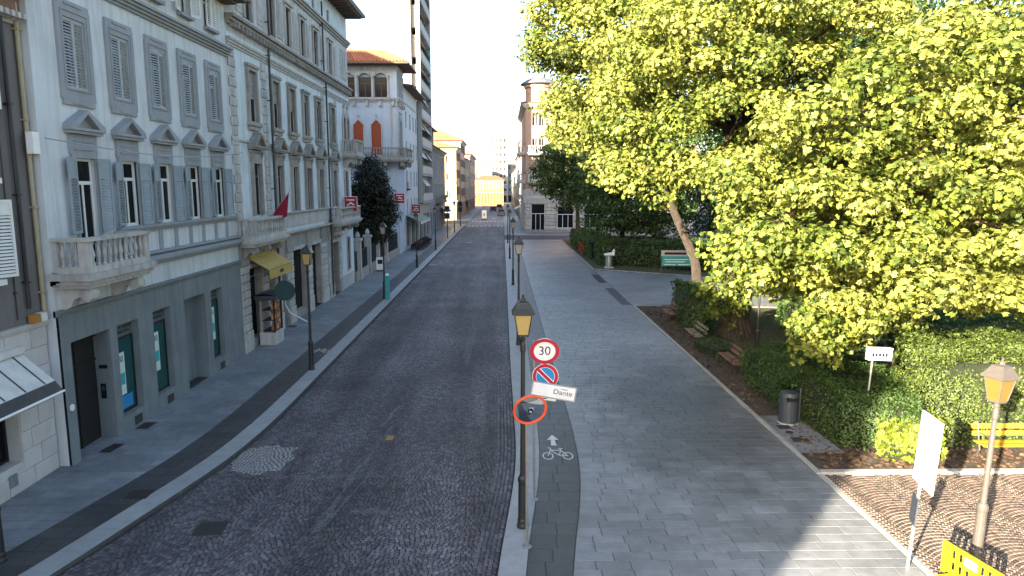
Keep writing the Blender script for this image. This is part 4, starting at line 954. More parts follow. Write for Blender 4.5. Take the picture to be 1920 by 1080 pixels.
fga.mb('canopy', MB().add([(0,-.03,3.9),(10,-.03,3.9),(10,-1.6,3.2),(0,-1.6,3.2),(0,-.03,3.86),(10,-.03,3.86),(10,-1.6,3.16),(0,-1.6,3.16)], [(0,3,2,1),(4,5,6,7),(1,2,6,5),(3,0,4,7)]), 'awning_green')
fga.mb('valance', MB().box(0,-1.62,2.95,10,-1.6,3.2), 'stone'); fga.mb('front_bar', MB().tube([(0,-1.63,2.94),(10,-1.63,2.94)], .025, 6), 'sign_white')
box_sign('red square sign with white emblem at the corner of the villa', (-11.0, 71.3, 5.3), 1.05, 1.05, 0)
box_sign('red square sign beside the balcony tower entrance', (-10.5, 81.0, 3.9), 1.0, 1.1, 0)

# ------------------------------------------------------------------ balcony tower
T = thing('balcony_tower', 'tall grey apartment tower with a pale balcony on every floor', 'tower', (-10.55, 88.4, 0), PI/2)
ft = Fac(T); LT = 13.2; FH = 3.5; NF = 12; HT = 5+FH*NF
tops = [(.6, LT-1.5, 5.0+FH*k+.35, 5.0+FH*k+3.0) for k in range(NF)]
ft.wall('tower_grey', 0, LT, 0, HT, tops+[(.5,3.9,.2,3.4),(4.6,8.2,.2,3.4),(8.9,12.4,.2,3.4)], .6)
for a, b in ((.5,3.9),(4.6,8.2),(8.9,12.4)): ft.mb('shop_window', MB().box(a,.3,.2,b,.34,3.4), 'pane_brown')
for k in range(NF):
    z = 5.0+FH*k; x0, x1 = .6, LT-1.5
    g_ = ft.mb('window_band', MB().box(x0+.05,.5,z+.36,x1-.05,.55,z+2.99), 'tower_dark')
    for j in range(7): sub(g_, 'curtain', MB().box(x0+.5+j*1.5,.44,z+.4,x0+1.2+j*1.5,.48,z+2.95), 'concrete_balcony') if (j*7+k*3) % 5 < 3 else None
    for j in range(4):
        sub(g_, 'awning', MB().add([(x0+.3+j*2.8,-.02,z+2.95),(x0+2.6+j*2.8,-.02,z+2.95),(x0+2.6+j*2.8,-.62,z+2.1),(x0+.3+j*2.8,-.62,z+2.1),(x0+.3+j*2.8,-.02,z+2.92),(x0+2.6+j*2.8,-.02,z+2.92),(x0+2.6+j*2.8,-.62,z+2.07),(x0+.3+j*2.8,-.62,z+2.07)], [(0,3,2,1),(4,5,6,7),(1,2,6,5),(3,0,4,7)]), 'awning_white') if (j+k) % 3 else None
    b_ = ft.mb('balcony', MB().box(.2,-.6,z-.12,LT-1.2,.0,z+.1), 'tower_grey')
    for j in range(6): xx = .2+j*(LT-1.4)/6; sub(b_, 'panel', MB().box(xx+.03,-.6,z+.16,xx+(LT-1.4)/6-.03,-.54,z+1.15), 'concrete_balcony')
    sub(b_, 'panel', MB().box(.2,-.53,z+.16,.26,-.04,z+1.15), 'concrete_balcony'); sub(b_, 'handrail', MB().box(.18,-.63,z+1.16,LT-1.18,-.5,z+1.22).box(.18,-.5,z+1.16,.28,0,z+1.22), 'tower_dark')
    ft.mb('fin', MB().box(LT-1.45,-.58,z+.1,LT-1.2,0,z+FH-.12), 'tower_grey')
ft.mb('corner_fin', MB().box(-.02,-.5,5,.18,0,HT), 'tower_grey')
# wedge shaped plan: the flank turns away from the street
plan = [(0,.0),(0,.45),(19.4,2.9),(LT,.0)]; MB().prism([(x, y+.62 if y == 0 else y+.3) for x, y in plan], 0, HT, 'z').build('rear_walls', 'tower_grey', T)
MB().prism([(-.1,-.2),(-.1,.95),(19.6,3.4),(LT+.2,-.2)], HT, HT+.4, 'z').build('roof', 'tower_dark', T)

# ------------------------------------------------------------------ further houses along the street
def house(name, label, x0, y0, ln, h, material, rz, floors, bays_, win=(.9,1.7), dep=10, trim='stone', shut=None, ground='pane_brown', roof='roof_tile', gh=4.0, side=None, over=.6, group=None, rise=1.6, pil=False, awn=None):
    t = thing(name, label, 'building', (x0, y0, 0), rz, group); f = Fac(t)
    fh = (h-gh)/floors; ops = []; bx = [ln*(k+.5)/bays_ for k in range(bays_)]
    for fl_ in range(floors): ops += [(x-win[0]/2, x+win[0]/2, gh+fl_*fh+.55*(fh-win[1]), gh+fl_*fh+.55*(fh-win[1])+win[1]) for x in bx]
    go = [(x-ln/bays_*.36, x+ln/bays_*.36, .15, gh-.9) for x in bx]
    f.wall(material, 0, ln, 0, h, ops+go, .28)
    for a, b, c, d in ops:
        o = casement(f, (a+b)/2, c, win[0], win[1], .24, 'white_frame', 'pane', .0)
        sub(o, 'surround', rect_frame(MB(), win[0], win[1], .14, -.30, -.2), trim)
        if shut: shutters(o, win[0], win[1]-.04, .25, shut, win[0]/2, 172, 172, .0, .02)
    for a, b, c, d in go: f.mb('shop_window', MB().box(a,.2,c,b,.25,d), ground)
    f.band('string_course', trim, 0, ln, gh-.5, gh-.1, .2); f.band('cornice', trim, 0, ln, h-.5, h, .4)
    if pil:
        for k in range(bays_+1): xx = min(max(ln*k/bays_, .25), ln-.25); f.mb('pilaster', MB().box(xx-.22,-.1,gh,xx+.22,.01,h-.5), trim)
    if side:          # windows on the end wall turned towards the camera
        e = Fac(t, 0, dep, -PI/2); so = []
        for fl_ in range(floors): so += [(x-.4, x+.4, gh+fl_*fh+.5, gh+fl_*fh+2.0) for x in [dep*(k+.5)/side for k in range(side)]]
        e.wall(material, 0, dep, 0, h, so, .25)
        for a, b, c, d in so: casement(e, (a+b)/2, c, .8, 1.5, .2, 'white_frame', 'pane', .0)
        m = MB().add([(ln,0,0),(ln,dep,0),(ln,dep,h),(ln,0,h)], [(3,2,1,0)]).add([(0,dep,0),(ln,dep,0),(ln,dep,h),(0,dep,h)], [(0,1,2,3)]).add([(0,0,h),(ln,0,h),(ln,dep,h),(0,dep,h)], [(0,1,2,3)]); m.build('rear_walls', material, t)
    else: shell(t, 0, ln, dep, h, material)
    if roof: pitched(t, 0, ln, 0, dep, h, rise, over, roof)
    if awn:
        f.mb('awning', MB().add([(awn[0],-.02,3.5),(awn[1],-.02,3.5),(awn[1],-1.6,2.7),(awn[0],-1.6,2.7),(awn[0],-.02,3.46),(awn[1],-.02,3.46),(awn[1],-1.6,2.66),(awn[0],-1.6,2.66)], [(0,3,2,1),(4,5,6,7),(1,2,6,5),(3,0,4,7)]), awn[2])
    return t, f
t, f = house('classical_house', 'grey classical house with tall pilasters just past the balcony tower', -10.8, 104.3, 26.8, 13.0, 'pale_grey', PI/2, 2, 8, (1.0,2.2), pil=True, side=2, awn=(17,23,'awning_white'))
balcony(f, 8, 20, .9, 4.6, .95, 30, 2, 'stone_dark', slab=.3)
f.mb('loggia_attic', MB().box(1,1.0,13.1,16,9,16.2), 'pale_grey'); 
for k in range(8): f.mb('attic_pilaster', MB().box(1.4+k*2.0,.85,13.1,1.75+k*2.0,1.0,16.1), 'stone')
MB().add([(.2,.1,16.2),(17,.1,16.2),(17,9.8,16.2),(.2,9.8,16.2),(8.5,5,17.6)], [(0,1,4),(1,2,4),(2,3,4),(3,0,4),(0,3,2,1)]).build('attic_roof', 'roof_slate', t)
house('cream_house', 'narrow cream house on the corner past the zebra crossing', -9.6, 146, 12, 15.0, 'cream', PI/2, 3, 3, shut='shutter_brown', side=3, gh=4.2)
house('pink_house', 'tall salmon pink house with gabled roof beyond the cream corner house', -9.4, 158.4, 18, 17.2, 'pink_pale', PI/2, 4, 5, side=3, rise=2.6, shut='shutter_white')
house('ochre_house', 'low ochre house between the pink house and the rose house', -9.3, 176.8, 22, 13.8, 'cream', PI/2, 3, 6, side=3, awn=(2,12,'awning_dark'))
house('rose_house', 'long rose house along the far end of the street', -9.2, 199.2, 36, 16.0, 'pink_pale', PI/2, 3, 9, side=3)
t, f = house('orange_hall', 'bright orange building with red roof closing the end of the street', -10.2, 262, 10.6, 9.4, 'orange', 0, 1, 9, (.42,3.0), gh=5.2, trim='cream', dep=12, rise=1.8, ground='brick_brown')
house('grey_shed', 'plain grey block rising behind the orange building', -10.5, 300, 6.0, 14.5, 'pale_grey', 0, 1, 2, gh=9, roof=None)
t, f = house('white_tower_block', 'white high rise with grid windows behind the orange building', -5.2, 312, 7.4, 28.6, 'white_wall', 0, 8, 4, (1.25,1.5), gh=4, roof=None, trim='pale_grey')
f.mb('stair_tower', MB().box(5.1,-.4,0,5.5,.0,28), 'pale_grey'); MB().box(-.2,-.3,28.6,7.6,10,29.2).build('roof', 'pale_grey', t)
house('dark_tower_block', 'grey office block standing beside the white high rise', 2.4, 318, 6, 17, 'pale_grey', 0, 4, 3, gh=4, roof=None)
# right hand side beyond the corner palazzo (facing the street: -x)
def house_r(name, label, x, y0, y1, h, material, floors, bays_, **k): return house(name, label, x, y1, y1-y0, h, material, -PI/2, floors, bays_, **k)
t, f = house_r('white_house', 'bright white house across the street from the ochre house', 4.2, 168, 204, 14.5, 'white_wall', 3, 8)
house_r('plaster_house', 'pale rose house beyond the corner palazzo', 4.0, 132, 150, 13.0, 'pink_pale', 3, 5, awn=(8,16,'awning_white'))
house_r('tan_house', 'tan house between the rose house and the white house', 4.1, 150.3, 167.7, 16.5, 'pale_grey', 4, 5)
house_r('far_house', 'far pale house near the end of the street opposite the rose house', 4.0, 204.5, 290, 12.0, 'cream', 3, 16)
cr = thing('tower_crane', 'pale tower crane standing far behind the white high rise', 'crane', (-3.2, 352, 0))
MB().box(-.5,-.5,0,.5,.5,34).build('mast', 'pale_grey', cr); MB().box(-10,-.4,34,2.5,.4,34.6).prism([(-10,34.6),(0,34.6),(0,36.6)], -.05, .05).build('jib', 'pale_grey', cr); MB().box(-9.8,-.8,35,-7.6,.8,36.6).build('counterweight', 'pink_pale', cr)

# ------------------------------------------------------------------ corner palazzo on the right
H0 = thing('corner_palazzo', 'salmon corner palazzo with rusticated stone ground floor and slate roofed corner tower', 'building', (3.5, 106.5, 0), 0)
h0 = Fac(H0); h1 = Fac(H0, 0, 25, -PI/2)
WH, DH, HH = 26, 25, 19.2; gz = 6.6
hop = []
hbx = [1.9, 6.2, 10.6, 15, 19.4, 23.8]
for z in (8.0, 12.2, 16.0): hop += [(x-.9, x-.1, z, z+2.0) for x in hbx]+[(x+.1, x+.9, z, z+2.0) for x in hbx]
hg = [(.9,3.0,.35,4.4),(4.9,7.4,.7,4.0),(9.0,11.8,.7,4.0),(13.4,16.2,.7,4.0),(18,20.6,.7,4.0)]
h0.wall('pink', 0, WH, gz, HH, hop, .3); h0.mb('ground_wall', MB().wall(0, WH, 0, gz, hg, .45), 'stone')
hop1 = []
for z in (8.0, 12.2, 16.0): hop1 += [(x-.5, x+.5, z, z+2.0) for x in (2.2, 6.4, 10.6, 14.8, 19.0, 22.9)]
h1.wall('pink', 0, DH, gz, HH, hop1, .3); h1.mb('ground_wall', MB().wall(0, DH, 0, gz, [(x-.9,x+.9,.3,4) for x in (3,7.5,12,16.5,21)], .4), 'stone')
for a, b, c, d in hop: casement(h0, (a+b)/2, c, b-a, d-c, .22, 'white_frame', 'pane', .0)
for a, b, c, d in hop1: casement(h1, (a+b)/2, c, b-a, d-c, .22, 'white_frame', 'pane', .0)
for a, b, c, d in hg:
    o = casement(h0, (a+b)/2, c, b-a, d-c, .3, 'white_frame', 'pane', .62, 2)
for x in (3,7.5,12,16.5,21): h1.mb('shop_window', MB().box(x-.88,.3,.32,x+.88,.34,3.98), 'pane')
xs = sorted([0]+[v for a, b, c, d in hg for v in (a, b)]+[WH])
for a, b in list(zip(xs[::2], xs[1::2])): blocks(h0, a+.02, b-.02, .5, 4.4, .56, .14, 'stone', bev=.07)
for k in range(5): blocks(h1, [.3,4.0,8.5,13,17.5][k]+.0, [2.0,6.5,11,15.5,20][k], .5, 4.4, .56, .14, 'stone', bev=.07)
blocks(h1, 22.0, 24.95, .5, 4.4, .56, .14, 'stone', bev=.07)
h0.mb('plinth', MB().box(-.12,-.15,0,WH,.0,.48), 'stone_dark'); h0.band('string_course', 'stone', -.3, WH, 4.5, 5.6, .35); h1.band('string_course', 'stone', 0, DH+.3, 4.5, 5.6, .35)
h0.mb('attic_band', MB().box(-.2,-.2,5.6,WH,.02,6.5), 'pale_grey'); h0.band('top_cornice', 'stone', -.3, WH, 18.7, 19.3, .6); h1.band('top_cornice', 'stone', 0, DH+.3, 18.7, 19.3, .6)
for z in (7.9, 12.1): 
    balcony(h0, .4, 5.2, 1.1, z, 1.0, 14, 3, 'stone', slab=.4); balcony(h1, 20.6, 24.6, 1.1, z, 1.0, 12, 3, 'stone', slab=.4)
# sculpture group on the ledge over the entrance
sg = thing('stone_figures', 'group of weathered stone figures on the ledge of the corner palazzo', 'sculpture', (6.3, 106.0, 6.5))
for i, (x, s) in enumerate(((-1.1,.9),(0,1.25),(1.2,.9),(2.4,.7))):
    MB().lathe([(.5,0),(.42,.3),(.34,.7),(.38,1.0),(.26,1.25),(.1,1.35),(.17,1.5),(.15,1.68),(.03,1.78)], 10).build('figure', 'stone', sg, (x, 0, 0), (.15*(i-1),.25*(i-1.2),0)).scale = (s, s, s)
m = MB(); m.lathe([(2.1,0),(2.1,3.0),(2.3,3.1),(2.3,3.5),(2.5,3.6)], 20); tw_ = m.build('corner_turret', 'pink', H0, (2.1, 1.6, 18.6))
sub(tw_, 'turret_roof', MB().lathe([(2.9,3.6),(2.75,3.8),(1.9,4.3),(1.2,4.55),(.2,4.7)], 20), 'roof_slate')
MB().add([(0,0,HH),(WH,0,HH),(WH,DH,HH),(0,DH,HH)], [(0,1,2,3)]).add([(WH,0,0),(WH,DH,0),(WH,DH,HH),(WH,0,HH)], [(3,2,1,0)]).add([(0,DH,0),(WH,DH,0),(WH,DH,HH),(0,DH,HH)], [(0,1,2,3)]).build('rear_walls', 'pink', H0)
pitched(H0, 0, WH, 0, DH, 19.31, 2.2, .7, 'roof_slate')
# ------------------------------------------------------------------ street lamps
def lamp_proto(iron, glassm, drop=0.0):
    r = bpy.data.objects.new('street_lamp', None); C.objects.link(r); q = drop
    MB().lathe([(.12,0),(.12,.05),(.105,.1),(.105,.16),(.092,.2),(.088,.95),(.10,1.0),(.10,1.06),(.07,1.12)], 14).build('pedestal', iron, r)
    MB().lathe([(.055,1.1),(.048,2.2),(.042,3.66-q),(.056,3.70-q),(.056,3.82-q),(.042,3.88-q)], 14).build('post', iron, r)
    b, t, z0, z1 = .105, .165, 4.04-q, 4.43-q
    m = MB().lathe([(.042,3.88-q),(.056,3.94-q),(.03,3.99-q)], 10).box(-b,-b,4.0-q,b,b,4.04-q)
    for sx in (-1,1):
        for sy in (-1,1): m.tube([(sx*b,sy*b,z0),(sx*t,sy*t,z1)], .013, 5)
    m.box(-t-.01,-t-.01,z1,t+.01,t+.01,z1+.02)
    la = m.build('lantern', iron, r)
    pm = MB().add([(-b+.008,-b,z0),(b-.008,-b,z0),(t-.01,-t,z1),(-t+.01,-t,z1),(-b+.008,-b+.006,z0),(b-.008,-b+.006,z0),(t-.01,-t+.006,z1),(-t+.01,-t+.006,z1)], [(0,1,2,3),(7,6,5,4)]).mesh('pane')
    for k in range(4): put('pane', pm, glassm, la, (0,0,0), (0,0,k*PI/2))
    s2 = math.sqrt(2)
    MB().lathe([(.22*s2,z1+.02),(.22*s2,z1+.04),(.165*s2,z1+.13),(.12*s2,z1+.22),(.115*s2,z1+.24),(.055*s2,z1+.27)], 4, rot=PI/4).lathe([(.055,z1+.26),(.045,z1+.31),(.02,z1+.34),(.028,z1+.37),(.0,z1+.40)], 8).build('cap', iron, r)
    return r
lp = lamp_proto('black_iron', 'lantern_glass'); lp2 = lamp_proto('black_iron', 'lantern_pale'); lp3 = lamp_proto('grey_iron', 'lantern_orange', .95)
used = set()
def lamp(p, x, y, label, z=SW, rz=0., tilt=(0,0)):
    o = p if p.name not in used else copy_tree(p); used.add(p.name)
    o.location = (x, y, z); o.rotation_euler = (tilt[0], tilt[1], rz); tag(o, label, 'street lamp', 'lanterns on posts along the street'); return o
lamp(lp, .40, 13.35, 'black street lamp with yellowed lantern behind the orange rimmed mirror')
lamp(lp2, .70, 29.9, 'black street lamp with pale lantern on the promenade kerb, next beyond the mirror')
lamp(lp2, .74, 48.7, 'black street lamp with pale lantern on the promenade kerb opposite the teal post')
lamp(lp2, .70, 66.8, 'black street lamp on the promenade kerb level with the villa gate')
lamp(lp2, .66, 85.8, 'black street lamp at the far end of the promenade kerb')
lamp(lp, -7.28, 25.8, 'black street lamp with yellowed lantern in front of the rusticated shops')
lamp(lp2, -7.34, 42.7, 'black street lamp right beside the teal post')
lamp(lp2, -7.36, 59.4, 'black street lamp on the kerb in front of the courtyard gate')
lamp(lp2, -7.38, 76.5, 'black street lamp on the kerb in front of the greenish awning')
lamp(lp2, -7.40, 107.2, 'black street lamp on the kerb in front of the classical house')
lamp(lp, -9.35, 12.15, 'foot of a black street lamp on the pavement by the marble shopfront')
lamp(lp3, 8.85, 12.0, 'sunlit grey lamp post with orange lantern on the sett paved square', z=.085, rz=.3, tilt=(0,R(2.5)))
lamp(lp, 10.44, 27.7, 'black park lamp standing on the lawn by the thick plane trunk')

# ------------------------------------------------------------------ signs on the kerb
def disc(m, r0, r1, y0, y1, n=40, cz=0):
    # ring or disc facing -y
    vs = []
    for r in (r0, r1):
        for y in (y0, y1): vs += [(r*math.cos(2*PI*k/n), y, cz+r*math.sin(2*PI*k/n)) for k in range(n)]
    f = []
    for k in range(n):
        j = (k+1) % n; f += [(k, j, 2*n+j, 2*n+k), (n+k, 3*n+k, 3*n+j, n+j), (2*n+k, 2*n+j, 3*n+j, 3*n+k)]
    return m.add(vs, f)
def full(r, y0, y1, n=40): return MB().prism([(r*math.cos(2*PI*k/n), r*math.sin(2*PI*k/n)) for k in range(n)], y0, y1)
sp = thing('sign_post', 'steel post carrying a 30 speed limit, a no parking disc and a street name plate', 'traffic sign', (.70, 14.6, SW))
MB().tube([(0,0,0),(-.03,0,3.62)], .028, 10).lathe([(.09,0),(.09,.015),(.04,.03)], 10).build('post', 'steel', sp)
for z in (3.36, 3.30, 2.86, 2.74): MB().box(-.05,-.05,z-.015,.22,-.028,z+.015).build('clamp', 'steel', sp)
s30 = full(.285, -.062, -.052).build('speed_limit_disc', 'sign_white', sp, (.20,-.0,3.40)); disc(MB(), .205, .275, -.066, -.0625).build('red_border', 'sign_border', s30)
put('lettering', text_mesh('30', .27, .001), 'sign_black', s30, (0,-.0645,0), (PI/2,0,0))
m = s30.children[-1]; m.scale = (1.15, 1.15, 1)
npd = full(.285, -.062, -.052).build('no_parking_disc', 'sign_white', sp, (.22,0,2.84)); disc(MB(), .205, .275, -.066, -.0625).build('red_border', 'sign_border', npd)
full(.195, -.0655, -.0625).build('blue_field', 'sign_blue', npd); MB().box(-.215,-.0685,-.034,.215,-.066,.034).build('red_bar', 'sign_border', npd, None, (0,R(45),0)); MB().box(-.215,-.0675,-.05,.215,-.0658,.05).build('bar_edge', 'sign_white', npd, None, (0,R(45),0))
pl = MB().box(-.46,-.02,-.135,.46,.0,.135).build('street_name_plate', 'sign_white', sp, (.40,-.1,2.52), (0,R(10),0))
MB().box(-.49,-.015,-.165,.49,-.001,.165).build('plate_rim', 'pale_grey', pl)
put('lettering', text_mesh('Dante', .15, .001), 'sign_black', pl, (.2,-.0225,.0), (PI/2,0,0), (1.15,1,1))
MB().box(-.20,-.024,-.02,.08,-.02,.0).build('faded_print', 'pale_grey', pl, (.25,0,.09)).scale = (.5,1,1)
p2 = MB().box(-.24,-.05,-.07,.24,-.035,.07).build('supplement_plate', 'sign_white', sp, (.22,0,2.38), (0,R(8),0)); [MB().box(-.18+.13*k,-.053,.0-.045*(k%2),-.09+.13*k,-.0502,.02-.045*(k%2)).build('print_mark', 'sign_black', p2) for k in range(3)]

mir = thing('traffic_mirror', 'round convex traffic mirror with orange rim on a steel post beside the kerb lamp', 'traffic mirror', (.46, 12.55, SW))
MB().tube([(0,0,0),(-.02,0,2.75)], .027, 10).build('post', 'steel', mir); MB().lathe([(.1,0),(.1,.012),(.04,.03)], 10).build('foot', 'steel', mir); MB().tube([(-.02,0,2.7),(.02,-.1,2.76)], .02, 6).build('arm', 'steel', mir)
mf = bpy.data.objects.new('mirror_glass', None)
n, rr, Rs = 28, .295, 1.1; m = MB(); m.v.append((0,-(Rs-math.sqrt(Rs*Rs-rr*rr))*1.0,0))
for j in range(1, 7):
    r = rr*j/6; y = -(math.sqrt(Rs*Rs-r*r)-math.sqrt(Rs*Rs-rr*rr)); m.v += [(r*math.cos(2*PI*k/n), y, r*math.sin(2*PI*k/n)) for k in range(n)]
m.f += [(0, 1+(k+1) % n, 1+k)[::-1] for k in range(n)]
for j in range(5): m.f += [(1+j*n+k, 1+j*n+(k+1) % n, 1+(j+1)*n+(k+1) % n, 1+(j+1)*n+k) for k in range(n)]
gl = m.build('mirror_glass', 'mirror', mir, (.045,-.14,2.80), (R(17),0,R(12)), smooth=True)
t_ = MB(); pts = [(.305*math.cos(2*PI*k/36), 0, .305*math.sin(2*PI*k/36)) for k in range(37)]; t_.tube(pts, .024, 8, False); t_.build('rim', 'mirror_ring', gl); full(.3, .02, .05).build('backing', 'mirror_ring', gl)

# white panel seen almost edge on, and the lit street corner things
p = D(1715, 930, 10.6)
ws = thing('white_panel_sign', 'tall white panel sign on a leaning pole, seen nearly edge on', 'sign', (7.38, 11.7, -.02), R(0)); ws.rotation_euler = (0, R(3.5), 0)
MB().tube([(0,0,.1),(0,0,2.9)], .026, 10).build('pole', 'pale_grey', ws)
MB().box(-.015,-.4,1.7,.015,.4,3.0).build('panel', 'sign_white', ws, (.045,0,0), (0,0,R(-10)))
for z in (1.8,2.4,2.8): MB().box(-.03,-.05,z,.07,.05,z+.03).build('clamp', 'steel', ws)
MB().box(-.012,-.2,1.0,.012,.22,1.5).build('small_plate', 'bin_dark', ws, (-.04,0,0), (0,0,R(-20)))
bar = thing('plastic_barrier', 'bright yellow plastic barrier section leaning at the lamp post on the square', 'barrier', (8.02, 10.95, .085), R(-78)); bar.scale = (.62,.7,.66)
fb_ = Fac(bar)
fr = MB(); fr.box(-.95,-.03,.12,-.83,.03,1.0).box(.83,-.03,.12,.95,.03,1.0).box(-.83,-.03,.9,.83,.03,1.0).box(-.83,-.03,.2,.83,.03,.3).box(-.83,-.03,.55,.83,.03,.64); fb_.mb('frame', fr, 'plastic_yellow')
for k in range(7): fb_.mb('slat', MB().box(-.74+k*.23,-.022,.3,-.64+k*.23,.022,.9), 'plastic_yellow')
for x in (-.7,.7): fb_.mb('foot', MB().box(x-.06,-.3,0,x+.06,.3,.12), 'plastic_yellow')
fb_.mb('reflector', MB().box(-.2,-.035,.66,.2,-.031,.88), 'sign_white')

# teal post, bins, info board
tp = thing('teal_post', 'slim teal information post on the kerb beside a street lamp', 'post', (-7.1, 42.4, SW))
MB().box(-.13,-.1,0,.13,.1,1.5).build('body', 'teal', tp); MB().lathe([(.13,1.5),(.12,1.56),(.06,1.62)], 12).build('top', 'sign_white', tp); MB().box(-.1,-.104,.9,.1,-.1,1.3).build('panel', 'teal_board', tp)
bn = thing('round_litter_bin', 'dark blue cylindrical litter bin on the concrete pad by the hedge', 'litter bin', (8.42, 19.6, .11))
MB().lathe([(.25,0),(.27,.03),(.27,.78),(.28,.8),(.25,.92),(.1,.96)], 18).build('drum', 'bin_dark', bn); MB().box(-.16,-.272,.7,.16,-.2,.82).build('slot', 'sign_black', bn); MB().lathe([(.30,-.01),(.30,.03)], 16).build('base', 'pale_grey', bn); MB().tube([(.33,0,0),(.33,0,1.05)], .03, 8).build('post', 'bin_dark', bn)
b2 = thing('steel_litter_bin', 'brushed steel litter bin with slanted hood by the path entrance', 'litter bin', (9.14, 59.2, .09))
MB().lathe([(.3,.12),(.3,1.05)], 16).build('drum', 'steel', b2); MB().prism([(-.4,1.1),(.4,1.1),(.45,1.6),(.3,1.3),(-.4,1.22)], -.36, .36).build('hood', 'sign_white', b2); MB().box(-.36,-.36,0,.36,.36,.1).build('base', 'concrete_balcony', b2)
ib = thing('information_board', 'teal information board with a pale header on two legs beside the park path', 'information board', (13.75, 54.2, .09), R(-4))
for x in (-1.22, 1.22): MB().box(x-.05,-.05,0,x+.05,.05,2.0).build('leg', 'grey_iron', ib)
pn = MB().box(-1.17,-.04,.72,1.17,.04,1.5).build('panel', 'teal_board', ib); MB().box(-1.25,-.07,1.5,1.25,.07,1.95).build('header', 'board_pale', ib); MB().box(-1.0,-.045,.80,-.1,-.0405,.86).box(.1,-.045,.8,1.0,-.0405,.86).box(-1.0,-.045,1.2,.9,-.0405,1.26).box(-.9,-.045,1.02,.6,-.0405,1.08).build('print', 'sign_white', pn); MB().box(-1.0,-.0745,1.62,.7,-.0705,1.8).build('title', 'dark_wood', ib)
ws2 = thing('white_direction_sign', 'small white sign box on a thin steel pole rising out of the hedge', 'sign', (9.8, 18.0, -.12))
MB().tube([(0,0,.2),(.12,0,2.55)], .03, 8).build('pole', 'steel', ws2); MB().box(-.32,-.07,2.52,.36,.07,2.86).build('panel', 'sign_white', ws2, (.1,0,0), (0,R(4),R(8)))
m = MB()
for k in range(5): m.box(-.24+k*.1,-.075,2.62,-.17+k*.1,-.0705,2.72)
m.build('lettering', 'sign_black', ws2, (.1,0,0), (0,R(4),R(8)))

# benches
def bench(x, y, rz, wood, label, iron='black_iron'):
    t = thing('park_bench', label, 'bench', (x, y, .095), rz, 'slatted park benches'); L = .95
    for k in range(4): MB().box(-L,-.26+k*.115,.43,L,-.17+k*.115,.46).build('slat', wood, t)
    for k in range(2): MB().box(-L,0,0,L,.028,.12).build('slat', wood, t, (0,.22+k*.055,.56+k*.17), (R(-14),0,0))
    for s in (-.78,.78):
        MB().tube([(s,-.28,0),(s,-.24,.2),(s,-.26,.42),(s,.2,.42),(s,.24,.6),(s,.32,.92)], .022, 6).build('leg_frame', iron, t); MB().tube([(s,.2,.42),(s,.14,.2),(s,.26,0)], .022, 6).build('leg', iron, t); MB().tube([(s,-.26,.42),(s,-.28,.6),(s,-.1,.64),(s,.22,.64)], .018, 6).build('armrest', iron, t)
    return t
bench(8.75, 35.6, -PI/2, 'bench_red', 'worn reddish wooden bench at the corner of the paved path')
bench(8.6, 30.3, -PI/2, 'bench_wood', 'grey brown wooden bench between the dark shrub and the plane trunk')
bench(8.72, 25.6, -PI/2, 'bench_red', 'reddish wooden bench with a pale backrest beside the low hedge')
bench(13.05, 16.75, 0, 'bench_yellow', 'sunlit orange yellow bench in front of the tall hedge', 'grey_iron')

# traffic lights, far signs, cafe things
def signal(x, y, label, z=0):
    t = thing('traffic_light', label, 'traffic light', (x, y, SW), 0, 'traffic lights at the crossing'); MB().tube([(0,0,0),(0,0,4.6)], .07, 8).build('pole', 'black_iron', t)
    for zz, dx in ((3.5,.0),(2.55,.0)):
        h = MB().box(-.36,-.2,zz,.36,.05,zz+.82).build('head', 'black_iron', t)
        for k in range(3): MB().tube([(0,-.2,zz+.14+k*.26),(0,-.28,zz+.14+k*.26)], .1, 10).build('lens', 'pane_brown', h)
signal(-7.5, 94.8, 'black traffic light post in front of the classical house'); signal(-7.4, 122.0, 'black traffic light post at the zebra crossing')
rs = thing('white_road_sign', 'white upright warning panel standing in the roadway past the zebra crossing', 'sign', (-3.9, 149, .015)); MB().box(-.5,-.08,.25,.5,.08,2.0).build('panel', 'sign_white', rs); MB().box(-.6,-.35,0,.6,.35,.25).build('base', 'grey_iron', rs); MB().box(-.2,-.086,.8,.2,-.081,1.4).build('arrow', 'pale_grey', rs)
def planter(x, y, label, ln=2.2, h=.6, z=SW, m_='dark_wood'):
    t = thing('planter', label, 'planter', (x, y, z), PI/2, 'planters along the cafe'); MB().box(-ln/2,-.25,0,ln/2,.25,h).build('box', m_, t); return t
def cafe_chair(x, y, rz, label):
    t = thing('cafe_chair', label, 'chair', (x, y, SW), rz, 'dark wicker cafe chairs')
    MB().box(-.27,-.27,.4,.27,.27,.48).build('seat', 'wicker', t); MB().box(-.28,.2,.48,.28,.28,.95).build('backrest', 'wicker', t)
    for s in (-.28,.23): MB().box(s,-.27,.48,s+.05,.2,.68).build('armrest', 'wicker', t)
    for a in (-.24,.24):
        for b in (-.24,.24): MB().box(a-.025,b-.025,0,a+.025,b+.025,.4).build('leg', 'wicker', t)
for k in range(7):
    for j in range(2): cafe_chair(-9.7+j*.75, 76.0+k*1.4+random.uniform(-.15,.15), (PI/2 if j else -PI/2)+random.uniform(-.3,.3), 'dark wicker chair in the row under the greenish awning')
for k in range(4):
    t = thing('cafe_table', 'small dark round table between the wicker chairs under the greenish awning', 'table', (-9.32, 76.7+k*2.8, SW), 0, 'cafe tables'); MB().lathe([(.33,.70),(.33,.73)], 14).build('top', 'wicker', t); MB().lathe([(.22,0),(.22,.03),(.04,.06),(.04,.70)], 8).build('stem', 'black_iron', t)
